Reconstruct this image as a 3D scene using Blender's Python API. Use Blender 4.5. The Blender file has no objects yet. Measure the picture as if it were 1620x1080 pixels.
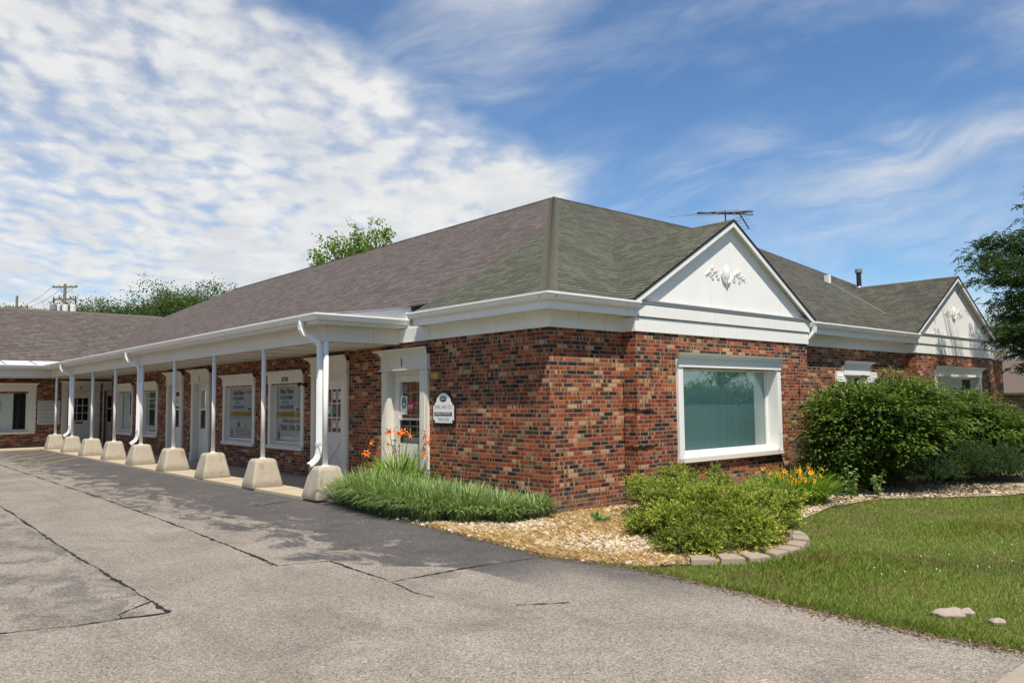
import bpy, math, random
import numpy as np
from mathutils import Vector, Matrix
random.seed(7); rng = np.random.default_rng(11)
SC = bpy.context.scene; COL = SC.collection
R = math.radians

# ------------------------------------------------------------------ camera, sky, sun, exposure
YAW, PITCH, ROLL = 0.718, 0.0748, -0.0101
CAM = Vector((-8.4628, -8.8089, 1.7596))
F_ = Vector((math.sin(YAW)*math.cos(PITCH), math.cos(YAW)*math.cos(PITCH), math.sin(PITCH)))
R_ = Vector((math.cos(YAW), -math.sin(YAW), 0)); U_ = R_.cross(F_)
R2 = R_*math.cos(ROLL)+U_*math.sin(ROLL); U2 = -R_*math.sin(ROLL)+U_*math.cos(ROLL)
cd = bpy.data.cameras.new('camera'); cam = bpy.data.objects.new('camera', cd); COL.objects.link(cam)
cam.matrix_world = Matrix(((R2.x, U2.x, -F_.x, CAM.x), (R2.y, U2.y, -F_.y, CAM.y), (R2.z, U2.z, -F_.z, CAM.z), (0, 0, 0, 1)))
cd.sensor_width = 36; cd.lens = 1244.0/1620*36; cd.clip_end = 3000; cd.clip_start = 0.05
SC.camera = cam
SC.view_settings.view_transform = 'Standard'; SC.view_settings.look = 'None'
SC.view_settings.exposure = 0.34; SC.view_settings.gamma = 1.0
try: SC.view_settings.use_curve_mapping = False
except Exception: pass

SUND = Vector((0.256, 0.476, -1.0)).normalized()           # direction the light travels
sl = bpy.data.lights.new('sun', 'SUN'); sl.energy = 5.0; sl.angle = R(0.55); sl.color = (1.0, 0.915, 0.79)
so = bpy.data.objects.new('sun', sl); COL.objects.link(so); so.rotation_euler = SUND.to_track_quat('-Z', 'Y').to_euler()

class NT:
    """tiny node-tree helper"""
    def __init__(s, nt): s.nt = nt; s.n = nt.nodes; s.l = nt.links
    def new(s, t, **k):
        n = s.n.new(t)
        for a, v in k.items(): setattr(n, a, v)
        return n
    def put(s, sock, v):
        if isinstance(v, bpy.types.NodeSocket): s.l.new(v, sock)
        elif v is not None:
            if isinstance(v, (tuple, list)) and len(v) == 3 and sock.type == 'RGBA': v = (*v, 1)
            sock.default_value = v
    def m(s, op, a, b=None, c=None, clamp=False):
        n = s.new('ShaderNodeMath', operation=op, use_clamp=clamp)
        for i, v in enumerate((a, b, c)):
            if v is not None: s.put(n.inputs[i], v)
        return n.outputs[0]
    def vm(s, op, a, b=None):
        n = s.new('ShaderNodeVectorMath', operation=op); s.put(n.inputs[0], a)
        if b is not None: s.put(n.inputs[1], b)
        return n.outputs['Value' if op in ('DOT_PRODUCT', 'LENGTH', 'DISTANCE') else 'Vector']
    def sep(s, v): n = s.new('ShaderNodeSeparateXYZ'); s.put(n.inputs[0], v); return n.outputs
    def com(s, x, y, z):
        n = s.new('ShaderNodeCombineXYZ')
        for i, v in enumerate((x, y, z)): s.put(n.inputs[i], v)
        return n.outputs[0]
    def noise(s, vec, scale, detail=4, rough=.55, out='Fac', dist=0.):
        n = s.new('ShaderNodeTexNoise'); s.put(n.inputs['Vector'], vec); s.put(n.inputs['Scale'], scale)
        n.inputs['Detail'].default_value = detail; n.inputs['Roughness'].default_value = rough
        n.inputs['Distortion'].default_value = dist
        return n.outputs[out]
    def wn(s, vec, out='Value'):
        n = s.new('ShaderNodeTexWhiteNoise', noise_dimensions='3D'); s.put(n.inputs['Vector'], vec); return n.outputs[out]
    def vor(s, vec, scale, feat='F1', out='Distance', rnd=1.):
        n = s.new('ShaderNodeTexVoronoi', feature=feat); s.put(n.inputs['Vector'], vec); s.put(n.inputs['Scale'], scale)
        n.inputs['Randomness'].default_value = rnd
        return n.outputs[out]
    def ramp(s, fac, stops, interp='LINEAR'):
        n = s.new('ShaderNodeValToRGB'); n.color_ramp.interpolation = interp; e = n.color_ramp.elements
        while len(e) < len(stops): e.new(.5)
        for k, (p, c) in enumerate(stops):
            e[k].position = p
        for k, (p, c) in enumerate(stops):
            e[k].color = (*c, 1) if isinstance(c, (tuple, list)) else (c, c, c, 1)
        s.put(n.inputs[0], fac); return n.outputs[0]
    def mix(s, f, a, b, mode='MIX'):
        n = s.new('ShaderNodeMix', data_type='RGBA', blend_type=mode); s.put(n.inputs[0], f)
        s.put(n.inputs[6], a); s.put(n.inputs[7], b); return n.outputs[2]
    def sm(s, v, a, b, c=0., d=1.):
        n = s.new('ShaderNodeMapRange', interpolation_type='SMOOTHSTEP'); s.put(n.inputs[0], v)
        for i, x in enumerate((a, b, c, d)): s.put(n.inputs[i+1], x)
        return n.outputs[0]
    def lin(s, v, a, b, c=0., d=1.):
        n = s.new('ShaderNodeMapRange'); s.put(n.inputs[0], v)
        for i, x in enumerate((a, b, c, d)): s.put(n.inputs[i+1], x)
        return n.outputs[0]
    def bump(s, h, strength=.5, dist=.01):
        n = s.new('ShaderNodeBump'); n.inputs['Strength'].default_value = strength; n.inputs['Distance'].default_value = dist
        s.put(n.inputs['Height'], h); return n.outputs[0]

W = bpy.data.worlds.new('World'); SC.world = W; W.use_nodes = True
def build_world():
    t = NT(W.node_tree); t.n.clear()
    sky = t.new('ShaderNodeTexSky', sky_type='NISHITA'); sky.sun_disc = False
    sky.sun_elevation = math.asin(-SUND.z); sky.sun_rotation = math.atan2(-SUND.x, -SUND.y) % (2*math.pi)
    sky.altitude = 200; sky.air_density = 1.0; sky.dust_density = 0.3; sky.ozone_density = 2.2
    co = t.new('ShaderNodeTexCoord').outputs['Generated']
    F0 = Vector((math.sin(YAW), math.cos(YAW), 0)); R0 = R_
    f = t.m('MAXIMUM', t.vm('DOT_PRODUCT', co, tuple(F0)), .05)
    X = t.m('DIVIDE', t.vm('DOT_PRODUCT', co, tuple(R0)), f)
    z = t.sep(co)[2]; Y = t.m('DIVIDE', z, f)
    # flat cloud-deck coordinates (perspective towards the horizon)
    zz = t.m('ADD', t.m('MAXIMUM', z, 0.), .10)
    s = t.sep(co)
    P = t.com(t.m('DIVIDE', s[0], zz), t.m('DIVIDE', s[1], zz), 0.)
    XY = t.com(X, Y, 0.)
    iy = t.m('DIVIDE', 1., t.m('ADD', t.m('MAXIMUM', Y, 0.), .22))
    P = t.com(t.m('MULTIPLY', X, iy), iy, t.m('MULTIPLY', f, .3))
    n1 = t.noise(P, 1.6, 5, .6)
    # altocumulus sheet on the left
    xb = t.m('SUBTRACT', .12, t.m('MULTIPLY', t.m('MAXIMUM', t.m('SUBTRACT', Y, .30), 0.), 1.75))
    xb = t.m('ADD', xb, t.m('MULTIPLY', t.m('SUBTRACT', n1, .5), .45))
    sheet = t.sm(t.m('SUBTRACT', xb, X), -.03, .13)
    n2 = t.noise(P, 19., 6, .62, dist=.1)
    pv = t.vm('ADD', P, t.vm('MULTIPLY', t.noise(P, 7., 3, .5, out='Color'), (.12, .12, 0.)))
    vo = t.vor(pv, 17., 'SMOOTH_F1')
    lump = t.m('ADD', t.m('MULTIPLY', t.m('SUBTRACT', .75, vo), .75), t.m('MULTIPLY', n2, .75))
    solid = t.m('ADD', t.m('MULTIPLY', t.sm(Y, .36, .12), .24), t.m('MULTIPLY', t.noise(P, 3.2, 5, .6), .50))
    blu = t.m('MULTIPLY', t.sm(t.m('ADD', X, t.m('MULTIPLY', Y, .9)), -.12, -.42), .16)   # bluer upper left corner
    dens = t.sm(t.m('SUBTRACT', t.m('ADD', lump, solid), blu), .50, 1.08)
    c1 = t.m('MULTIPLY', sheet, t.m('ADD', t.m('MULTIPLY', dens, .62), .36))
    # gap of clear sky near the horizon, left
    gap = t.m('MULTIPLY', t.sm(t.noise(t.vm('MULTIPLY', XY, (3., 22., 0.)), 1.6, 3, .5), .40, .62), t.m('MULTIPLY', t.sm(Y, .165, .14), t.sm(X, -.28, -.45)))
    c1 = t.m('MULTIPLY', c1, t.m('SUBTRACT', 1., t.m('MULTIPLY', gap, .6)))
    # cirrus streaks on the right
    a = R(17); u = t.m('ADD', t.m('MULTIPLY', X, math.cos(a)), t.m('MULTIPLY', Y, math.sin(a)))
    v = t.m('SUBTRACT', t.m('MULTIPLY', Y, math.cos(a)), t.m('MULTIPLY', X, math.sin(a)))
    vv = t.m('ADD', v, t.m('MULTIPLY', t.noise(XY, 2.2, 3, .5), .22))
    q = t.com(t.m('MULTIPLY', u, 1.6), t.m('MULTIPLY', vv, 8.5), 0.)
    n3 = t.noise(q, 1.5, 6, .6, dist=.5)
    band = t.noise(t.com(t.m('MULTIPLY', u, 1.3), t.m('MULTIPLY', v, 4.2), 3.3), 1.6, 3, .5)
    fine = t.noise(P, 11., 5, .6)
    ci = t.m('MULTIPLY', t.sm(n3, .33, .78), t.sm(band, .36, .60))
    ci = t.m('MULTIPLY', ci, t.m('ADD', .65, t.m('MULTIPLY', fine, .6)))
    veil = t.m('MULTIPLY', t.m('MULTIPLY', t.sm(t.noise(t.com(t.m('MULTIPLY', u, 1.0), t.m('MULTIPLY', v, 2.6), 8.1), 2.1, 5, .6), .42, .72), t.m('ADD', .25, t.m('MULTIPLY', t.noise(P, 7., 6, .65), .5))), .75)
    ci = t.m('MULTIPLY', t.m('MAXIMUM', t.m('MULTIPLY', ci, .75), veil), t.sm(X, -.35, .02))
    # veil low on the horizon
    hz = t.m('MULTIPLY', t.sm(Y, .17, .03), t.m('ADD', .22, t.m('MULTIPLY', t.noise(t.vm('MULTIPLY', XY, (3., 14., 0.)), 2., 4, .55), .75)))
    tot = t.m('MINIMUM', t.m('ADD', t.m('ADD', c1, ci), hz), .97)
    tot = t.m('MULTIPLY', tot, t.sm(z, -.02, .02))
    shade = t.noise(P, 5., 5, .6)
    cc = t.mix(t.sm(shade, .3, .7), (7.4, 7.6, 7.9), (9.2, 9.15, 9.0))
    skyc = t.mix(1., sky.outputs[0], (.95, 1.24, 1.45), 'MULTIPLY')
    col = t.mix(tot, skyc, cc)
    bg = t.new('ShaderNodeBackground'); t.put(bg.inputs[0], col); bg.inputs[1].default_value = .076
    t.l.new(bg.outputs[0], t.new('ShaderNodeOutputWorld').inputs[0])
build_world()

# ------------------------------------------------------------------ materials
def mat(name, fn):
    m = bpy.data.materials.new(name); m.use_nodes = True; t = NT(m.node_tree); t.n.clear()
    out = t.new('ShaderNodeOutputMaterial'); b = t.new('ShaderNodeBsdfPrincipled'); t.l.new(b.outputs[0], out.inputs[0])
    b.inputs['Roughness'].default_value = .7; b.inputs['Specular IOR Level'].default_value = .3
    fn(t, b, out); return m
def P_obj(t): return t.new('ShaderNodeNewGeometry').outputs['Position']
def N_geo(t): return t.new('ShaderNodeNewGeometry').outputs['True Normal']
def plain(name, col, rough=.6, noise=.12, scale=6, metal=0., spec=.3, dirt=None):
    def fn(t, b, o):
        p = P_obj(t); n = t.noise(p, scale, 4)
        c = t.mix(t.m('MULTIPLY', n, noise*2), col, tuple(x*.55 for x in col))
        if dirt:
            d = t.sm(t.noise(t.vm('MULTIPLY', p, (1., 1., .35)), 3.1, 6, .7), .54, .78)
            c = t.mix(t.m('MULTIPLY', d, dirt), c, (.30, .26, .20))
        t.put(b.inputs['Base Color'], c); b.inputs['Roughness'].default_value = rough
        b.inputs['Metallic'].default_value = metal; b.inputs['Specular IOR Level'].default_value = spec
    return mat(name, fn)

def brick_fn(t, b, o):
    p = t.sep(P_obj(t)); n = t.sep(N_geo(t))
    isx = t.m('GREATER_THAN', t.m('ABSOLUTE', n[0]), .5)
    u = t.m('ADD', t.m('MULTIPLY', isx, p[1]), t.m('MULTIPLY', t.m('SUBTRACT', 1., isx), p[0])); v = p[2]
    u = t.m('ADD', u, 60.0)
    BW, BH = .2105, .0677
    row = t.m('FLOOR', t.m('DIVIDE', t.m('ADD', v, .002), BH))
    uu = t.m('ADD', t.m('DIVIDE', u, BW), t.m('MULTIPLY', t.m('MODULO', t.m('ADD', row, 100.), 2.), .5))
    uu = t.m('ADD', uu, t.m('MULTIPLY', t.wn(t.com(row, 3.1, 0.)), .16))
    col = t.m('FLOOR', uu); fu = t.m('FRACT', uu); fv = t.m('FRACT', t.m('DIVIDE', t.m('ADD', v, .002), BH))
    wob = t.m('MULTIPLY', t.m('SUBTRACT', t.noise(P_obj(t), 38, 2), .5), .05)
    eu = t.m('MULTIPLY', t.m('ADD', t.m('MINIMUM', fu, t.m('SUBTRACT', 1., fu)), wob), BW)
    ev = t.m('MULTIPLY', t.m('ADD', t.m('MINIMUM', fv, t.m('SUBTRACT', 1., fv)), wob), BH)
    d = t.m('MINIMUM', eu, ev)
    mort = t.sm(d, .0058, .0034)
    key = t.com(col, row, t.m('MULTIPLY', isx, 7.))
    r1 = t.wn(key); r2 = t.wn(t.vm('ADD', key, (17.3, 5.1, 2.)))
    base = t.ramp(r1, [(0, (.022, .017, .017)), (.12, (.048, .033, .028)), (.23, (.092, .036, .020)), (.33, (.175, .038, .016)), (.49, (.27, .056, .020)),
                       (.67, (.37, .100, .034)), (.82, (.24, .115, .058)), (.91, (.46, .28, .15))], 'CONSTANT')
    # vertical flashing streaks inside each brick
    sc = t.m('FLOOR', t.m('ADD', t.m('MULTIPLY', uu, 6.), t.m('MULTIPLY', r2, 3.)))
    st = t.wn(t.com(sc, row, 1.7)); st2 = t.wn(t.com(sc, row, 9.7))
    on = t.m('MULTIPLY', t.m('GREATER_THAN', st, .54), t.m('GREATER_THAN', r2, .36))
    alt = t.ramp(st2, [(0, (.045, .030, .026)), (.34, (.36, .105, .045)), (.66, (.44, .26, .14)), (.88, (.12, .038, .022))], 'CONSTANT')
    c = t.mix(t.m('MULTIPLY', on, .72), base, alt)
    g = t.noise(P_obj(t), 90, 3, .7); c = t.mix(1., c, t.ramp(g, [(.25, .72), (.75, 1.28)]), 'MULTIPLY')
    blot = t.noise(P_obj(t), 1.3, 4); c = t.mix(1., c, t.ramp(blot, [(.3, .74), (.7, .98)]), 'MULTIPLY'); c = t.mix(t.m('MULTIPLY', t.sm(p[2], .45, .0), t.m('MULTIPLY', t.noise(P_obj(t), 4., 4), .7)), c, (.16, .11, .075))
    mc = t.mix(t.noise(P_obj(t), 3, 4), (.20, .155, .11), (.35, .285, .21))
    t.put(b.inputs['Base Color'], t.mix(mort, c, mc)); b.inputs['Roughness'].default_value = .85
    h = t.m('ADD', t.m('MULTIPLY', t.sm(d, .003, .009), 1.), t.m('MULTIPLY', g, .25))
    t.put(b.inputs['Normal'], t.bump(h, .55, .006))

def shingle_fn(mode):
    def fn(t, b, o):
        p = t.sep(P_obj(t)); n = t.sep(N_geo(t))
        ax = t.m('ABSOLUTE', n[0]); ay = t.m('ABSOLUTE', n[1])
        isx = t.m('GREATER_THAN', ax, ay)
        u = t.m('ADD', t.m('MULTIPLY', isx, p[1]), t.m('MULTIPLY', t.m('SUBTRACT', 1., isx), p[0]))
        v = t.m('MULTIPLY', p[2], 1.976)
        wav = t.m('MULTIPLY', t.m('SUBTRACT', t.noise(t.com(t.m('MULTIPLY', u, 1.), t.m('MULTIPLY', v, 3.), isx), 2.6, 4, .65), .5), .075)
        vv = t.m('DIVIDE', t.m('ADD', v, wav), .135)
        row = t.m('FLOOR', vv); fv = t.m('FRACT', vv)
        off = t.wn(t.com(row, 1.3, 0.))
        uu = t.m('ADD', t.m('DIVIDE', u, .29), t.m('MULTIPLY', off, 1.)); cl = t.m('FLOOR', uu); fu = t.m('FRACT', uu)
        r = t.wn(t.com(cl, row, isx))
        edge = t.sm(fv, .40, .10)  # painted shadow line along the lower edge of each shingle row
        gap = t.m('MULTIPLY', t.sm(t.m('MINIMUM', fu, t.m('SUBTRACT', 1., fu)), .05, .02), .6)
        edge = t.m('MULTIPLY', edge, t.m('ADD', .45, t.m('MULTIPLY', t.noise(t.com(u, t.m('MULTIPLY', row, 3.7), 0.), 3.2, 3), .95)))
        purple = t.mix(r, (.092, .076, .070), (.142, .118, .109))
        green = t.mix(r, (.074, .077, .055), (.117, .120, .090))
        grey = t.mix(r, (.060, .056, .045), (.096, .091, .074))
        jag = t.m('MULTIPLY', t.m('SUBTRACT', t.wn(t.com(row, 0., 5.)), .5), .45)
        if mode == 'main':
            mk = t.m('MULTIPLY', t.m('LESS_THAN', t.m('ADD', p[1], jag), 3.45), 1.)
            mk = t.m('MAXIMUM', mk, t.m('LESS_THAN', isx, .5))
            gg = t.mix(t.sm(p[0], 2., 11.), green, grey)
            gg = t.mix(t.m('MULTIPLY', t.sm(t.noise(P_obj(t), .35, 3), .45, .62), .6), gg, green)
            c = t.mix(mk, purple, gg)
        elif mode == 'wing':
            uj = t.m('ADD', p[0], jag)
            zz = t.m('DIVIDE', t.m('SUBTRACT', p[2], 4.1), 1.5)
            ctr = t.m('ADD', -.4, t.m('MULTIPLY', zz, 2.6))
            pa = t.m('MULTIPLY', t.m('LESS_THAN', t.m('ABSOLUTE', t.m('SUBTRACT', uj, ctr)), .85),
                     t.m('MULTIPLY', t.m('GREATER_THAN', p[2], 4.3), t.m('LESS_THAN', p[2], 5.62)))
            pb = t.m('MULTIPLY', t.m('LESS_THAN', t.m('ABSOLUTE', t.m('ADD', uj, 1.6)), .9), t.m('LESS_THAN', t.m('ABSOLUTE', t.m('SUBTRACT', p[2], 4.26)), .07))
            c = t.mix(t.m('MULTIPLY', t.m('MAXIMUM', pa, pb), .6), purple, green)
        else:
            c = green if mode == 'green' else grey
        n1 = t.noise(P_obj(t), 220, 2, .8); n2 = t.noise(t.com(u, t.m('MULTIPLY', v, .35), isx), 1.1, 5, .65)
        c = t.mix(1., c, t.ramp(n1, [(.3, .78), (.7, 1.25)]), 'MULTIPLY')
        c = t.mix(1., c, t.ramp(n2, [(.3, .90), (.7, 1.08)]), 'MULTIPLY')
        c = t.mix(t.m('MAXIMUM', t.m('MULTIPLY', edge, .88), gap), c, (.022, .020, .018))
        t.put(b.inputs['Base Color'], c); b.inputs['Roughness'].default_value = .9
        b.inputs['Specular IOR Level'].default_value = .15
        h = t.m('ADD', t.m('MULTIPLY', t.sm(fv, 0., .16), 1.), t.m('ADD', t.m('MULTIPLY', n1, .25), t.m('MULTIPLY', r, .3)))
        t.put(b.inputs['Normal'], t.bump(h, .8, .014))
    return fn

def asphalt_fn(t, b, o):
    P = P_obj(t); p = t.sep(P)
    big = t.noise(P, .55, 5, .6); med = t.noise(P, 2.6, 5, .65); st = t.m('ADD', t.noise(t.vm('MULTIPLY', P, (1.4, .75, 1.)), 1.9, 7, .68, dist=.6), t.m('MULTIPLY', t.m('SUBTRACT', t.noise(P, 17., 5, .75), .5), .16))
    light = t.mix(t.sm(big, .3, .7), (.215, .188, .154), (.275, .243, .202))
    light = t.mix(t.m('MULTIPLY', t.sm(p[1], -2.6, -6.8), .30), light, (.335, .285, .235))
    dark = t.mix(med, (.050, .048, .050), (.105, .098, .096))
    # worn sealer: by the walkway, strongest at its edge
    e = t.m('ADD', t.sm(p[0], -4.9, -2.3), t.m('MULTIPLY', t.m('SUBTRACT', st, .5), 4.0))
    inz = t.m('MULTIPLY', t.m('GREATER_THAN', p[0], t.m('ADD', -4.5, t.m('MULTIPLY', t.sm(p[1], -.6, -2.2), 1.2))), t.sm(p[1], -3.6, -2.2))
    mA = t.m('MULTIPLY', t.sm(e, .10, .62), inz)
    mA = t.m('MAXIMUM', mA, t.m('MULTIPLY', t.m('MULTIPLY', t.sm(p[0], t.m('SUBTRACT', -2.75, t.m('MULTIPLY', st, .6)), -2.2), t.sm(p[1], -5.6, -3.0)), .85))
    zB = t.m('MULTIPLY', t.m('LESS_THAN', p[0], -6.17), t.m('GREATER_THAN', p[1], -1.7))
    mB = t.m('MULTIPLY', t.sm(st, .46, .60), t.m('MULTIPLY', zB, .62))
    mC = t.m('MULTIPLY', t.sm(t.noise(P, .9, 5, .6), .56, .74), .35)
    m = t.m('MULTIPLY', t.m('MAXIMUM', t.m('MAXIMUM', mA, mB), mC), .93)
    c = t.mix(m, light, dark)
    v = t.new('ShaderNodeTexVoronoi'); t.put(v.inputs['Vector'], P); v.inputs['Scale'].default_value = 95.
    g1 = t.sep(v.outputs['Color'])[0]; g2 = t.noise(P, 260, 2, .7)
    c = t.mix(1., c, t.ramp(g1, [(0, .42), (.30, .88), (.7, 1.10), (1, 1.60)]), 'MULTIPLY')
    c = t.mix(1., c, t.ramp(g2, [(.3, .72), (.7, 1.28)]), 'MULTIPLY')
    g3 = t.noise(P, 28, 3, .7); c = t.mix(1., c, t.ramp(g3, [(.32, .86), (.68, 1.10)]), 'MULTIPLY')
    g4 = t.noise(P, .9, 6, .7, dist=.8); c = t.mix(1., c, t.ramp(g4, [(.30, .76), (.5, 1.0), (.72, 1.14)]), 'MULTIPLY')
    oil = t.sm(t.vor(t.vm('ADD', P, t.vm('MULTIPLY', t.noise(P, 2., 3, out='Color'), (.5, .5, 0.))), .62), .16, .05); c = t.mix(t.m('MULTIPLY', oil, .38), c, (.08, .072, .066))
    trk = t.m('MULTIPLY', t.sm(t.noise(t.vm('MULTIPLY', P, (2.2, .16, 1.)), 1.3, 4, .6), .55, .72), .28); c = t.mix(trk, c, (.13, .115, .10))
    pit = t.m('MULTIPLY', t.sm(t.noise(P, 34, 3, .6), .66, .72), .65); c = t.mix(pit, c, (.04, .038, .036))
    pale = t.m('MULTIPLY', t.sm(t.noise(P, 1.7, 6, .7), .63, .72), t.sm(p[1], -5.2, -6.3)); c = t.mix(t.m('MULTIPLY', pale, .6), c, (.50, .47, .43))
    t.put(b.inputs['Base Color'], c); b.inputs['Roughness'].default_value = .88
    t.put(b.inputs['Normal'], t.bump(t.m('ADD', g1, g2), .5, .006))

def concrete_fn(col, stain=.5):
    def fn(t, b, o):
        P = P_obj(t); n = t.noise(P, 2.4, 6, .65); f = t.noise(P, 60, 3, .7)
        c = t.mix(n, tuple(x*.78 for x in col), tuple(min(1, x*1.12) for x in col))
        d = t.sm(t.noise(t.vm('MULTIPLY', P, (1.6, 1.6, .8)), 2.2, 6, .7), .54, .70)
        c = t.mix(t.m('MULTIPLY', d, stain), c, (.24, .19, .14))
        pit = t.sm(t.noise(P, 42, 2), .68, .74); c = t.mix(t.m('MULTIPLY', pit, .5), c, (.16, .14, .11))
        spl = t.m('MULTIPLY', t.sm(t.m('ADD', t.sep(P)[2], t.m('MULTIPLY', t.noise(P, 5., 5, .7), -.30)), .10, -.06), stain*.8); c = t.mix(spl, c, (.20, .165, .125))
        c = t.mix(1., c, t.ramp(f, [(.3, .86), (.7, 1.1)]), 'MULTIPLY')
        t.put(b.inputs['Base Color'], c); b.inputs['Roughness'].default_value = .88
        t.put(b.inputs['Normal'], t.bump(t.m('ADD', n, f), .35, .006))
    return fn

def paint_fn(col, rough=.45, grime=.35, bumpy=.15):
    def fn(t, b, o):
        P = P_obj(t)
        n = t.noise(P, 1.7, 5, .6); s = t.noise(t.vm('MULTIPLY', P, (1., 1., .12)), 9, 5, .7)
        c = t.mix(t.m('MULTIPLY', t.sm(n, .35, .75), .25), col, tuple(x*.82 for x in col))
        c = t.mix(t.m('MULTIPLY', t.sm(s, .56, .80), grime), c, (.36, .33, .27))
        sp = t.sep(P); jt = t.m('MULTIPLY', t.sm(t.m('ABSOLUTE', t.m('SUBTRACT', t.m('FRACT', t.m('DIVIDE', t.m('ADD', sp[0], sp[1]), 2.44)), .5)), .0022, .0008), .55); c = t.mix(jt, c, (.22, .20, .17))
        dr = t.m('MULTIPLY', t.sm(t.noise(t.vm('MULTIPLY', P, (1., 1., .06)), 22, 3, .6), .62, .76), grime*.8); c = t.mix(dr, c, (.42, .39, .33))
        ch = t.sm(t.noise(P, 26, 3, .6), .735, .76); c = t.mix(t.m('MULTIPLY', ch, .65), c, (.10, .085, .07))
        t.put(b.inputs['Base Color'], c); b.inputs['Roughness'].default_value = rough
        t.put(b.inputs['Normal'], t.bump(t.noise(P, 14, 4), bumpy, .004))
    return fn

def soil_fn(t, b, o):
    P = P_obj(t); v = t.new('ShaderNodeTexVoronoi'); t.put(v.inputs['Vector'], P); v.inputs['Scale'].default_value = 34.
    r = t.sep(v.outputs['Color'])[0]
    c = t.ramp(r, [(0, (.30, .22, .13)), (.35, (.46, .38, .26)), (.7, (.58, .50, .38)), (1, (.70, .64, .53))])
    dry = t.sm(t.noise(P, 1.6, 5, .6), .45, .6); c = t.mix(t.m('MULTIPLY', dry, .6), c, (.46, .33, .17))
    c = t.mix(1., c, t.ramp(v.outputs['Distance'], [(0, 1.05), (.5, .8), (.9, .45)]), 'MULTIPLY')
    t.put(b.inputs['Base Color'], c); b.inputs['Roughness'].default_value = .95
    t.put(b.inputs['Normal'], t.bump(t.m('SUBTRACT', 1., v.outputs['Distance']), .8, .02))

def lawn_fn(t, b, o):
    P = P_obj(t); n = t.noise(P, .55, 5, .6); m = t.noise(P, 3., 5, .65)
    c = t.mix(t.sm(n, .35, .65), (.070, .095, .020), (.120, .125, .035))
    c = t.mix(t.m('MULTIPLY', t.sm(m, .5, .7), .45), c, (.20, .165, .07))
    c = t.mix(1., c, t.ramp(t.noise(P, 60, 3, .7), [(.3, .7), (.7, 1.25)]), 'MULTIPLY')
    t.put(b.inputs['Base Color'], c); b.inputs['Roughness'].default_value = .95

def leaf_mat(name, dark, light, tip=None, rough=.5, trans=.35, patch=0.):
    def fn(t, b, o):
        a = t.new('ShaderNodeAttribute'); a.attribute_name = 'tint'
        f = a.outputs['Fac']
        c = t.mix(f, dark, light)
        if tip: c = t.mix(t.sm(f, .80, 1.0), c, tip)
        if patch:
            P = P_obj(t); n = t.noise(P, .75, 5, .6); c = t.mix(t.m('MULTIPLY', t.sm(n, .47, .62), patch), c, (.25, .195, .075))
            n2 = t.noise(P, .35, 3); c = t.mix(t.m('MULTIPLY', t.sm(n2, .50, .66), .40), c, tuple(x*.55 for x in dark))
        t.put(b.inputs['Base Color'], c); b.inputs['Roughness'].default_value = rough
        b.inputs['Specular IOR Level'].default_value = .3
        tr = t.new('ShaderNodeBsdfTranslucent'); t.put(tr.inputs[0], t.mix(1., c, (1.25, 1.35, .5), 'MULTIPLY'))
        mx = t.new('ShaderNodeMixShader'); mx.inputs[0].default_value = trans
        t.l.new(b.outputs[0], mx.inputs[1]); t.l.new(tr.outputs[0], mx.inputs[2]); t.l.new(mx.outputs[0], o.inputs[0])
    return mat(name, fn)

def glass_mat(name, tint, refl=.35, rough=.02):
    def fn(t, b, o):
        t.n.remove(b)
        g = t.new('ShaderNodeBsdfGlossy'); g.inputs['Color'].default_value = (.95, 1, .98, 1); g.inputs['Roughness'].default_value = rough
        P = P_obj(t); t.put(g.inputs['Normal'], t.bump(t.noise(P, 1.3, 2), .06, .02))
        tr = t.new('ShaderNodeBsdfTransparent'); tr.inputs[0].default_value = (*tint, 1)
        lw = t.new('ShaderNodeFresnel'); lw.inputs['IOR'].default_value = 1.5
        mx = t.new('ShaderNodeMixShader'); t.put(mx.inputs[0], t.m('ADD', t.m('MULTIPLY', lw.outputs[0], .65), refl, clamp=True))
        t.l.new(tr.outputs[0], mx.inputs[1]); t.l.new(g.outputs[0], mx.inputs[2]); t.l.new(mx.outputs[0], o.inputs[0])
    return mat(name, fn)

def blinds_fn(t, b, o):
    p = t.sep(P_obj(t)); u = t.m('ADD', p[0], p[1])
    f = t.m('FRACT', t.m('MULTIPLY', u, 11.)); r = t.wn(t.com(t.m('FLOOR', t.m('MULTIPLY', u, 11.)), 0., 0.))
    c = t.mix(t.sm(f, .06, .01), t.mix(r, (.70, .74, .72), (.76, .79, .77)), (.66, .70, .68))
    t.put(b.inputs['Base Color'], c)

def wood_fn(t, b, o):
    P = P_obj(t); s = t.noise(t.vm('MULTIPLY', P, (6., 6., .8)), 4, 6, .65)
    t.put(b.inputs['Base Color'], t.mix(s, (.10, .088, .074), (.26, .23, .19))); b.inputs['Roughness'].default_value = .9
    t.put(b.inputs['Normal'], t.bump(s, .6, .03))

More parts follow.
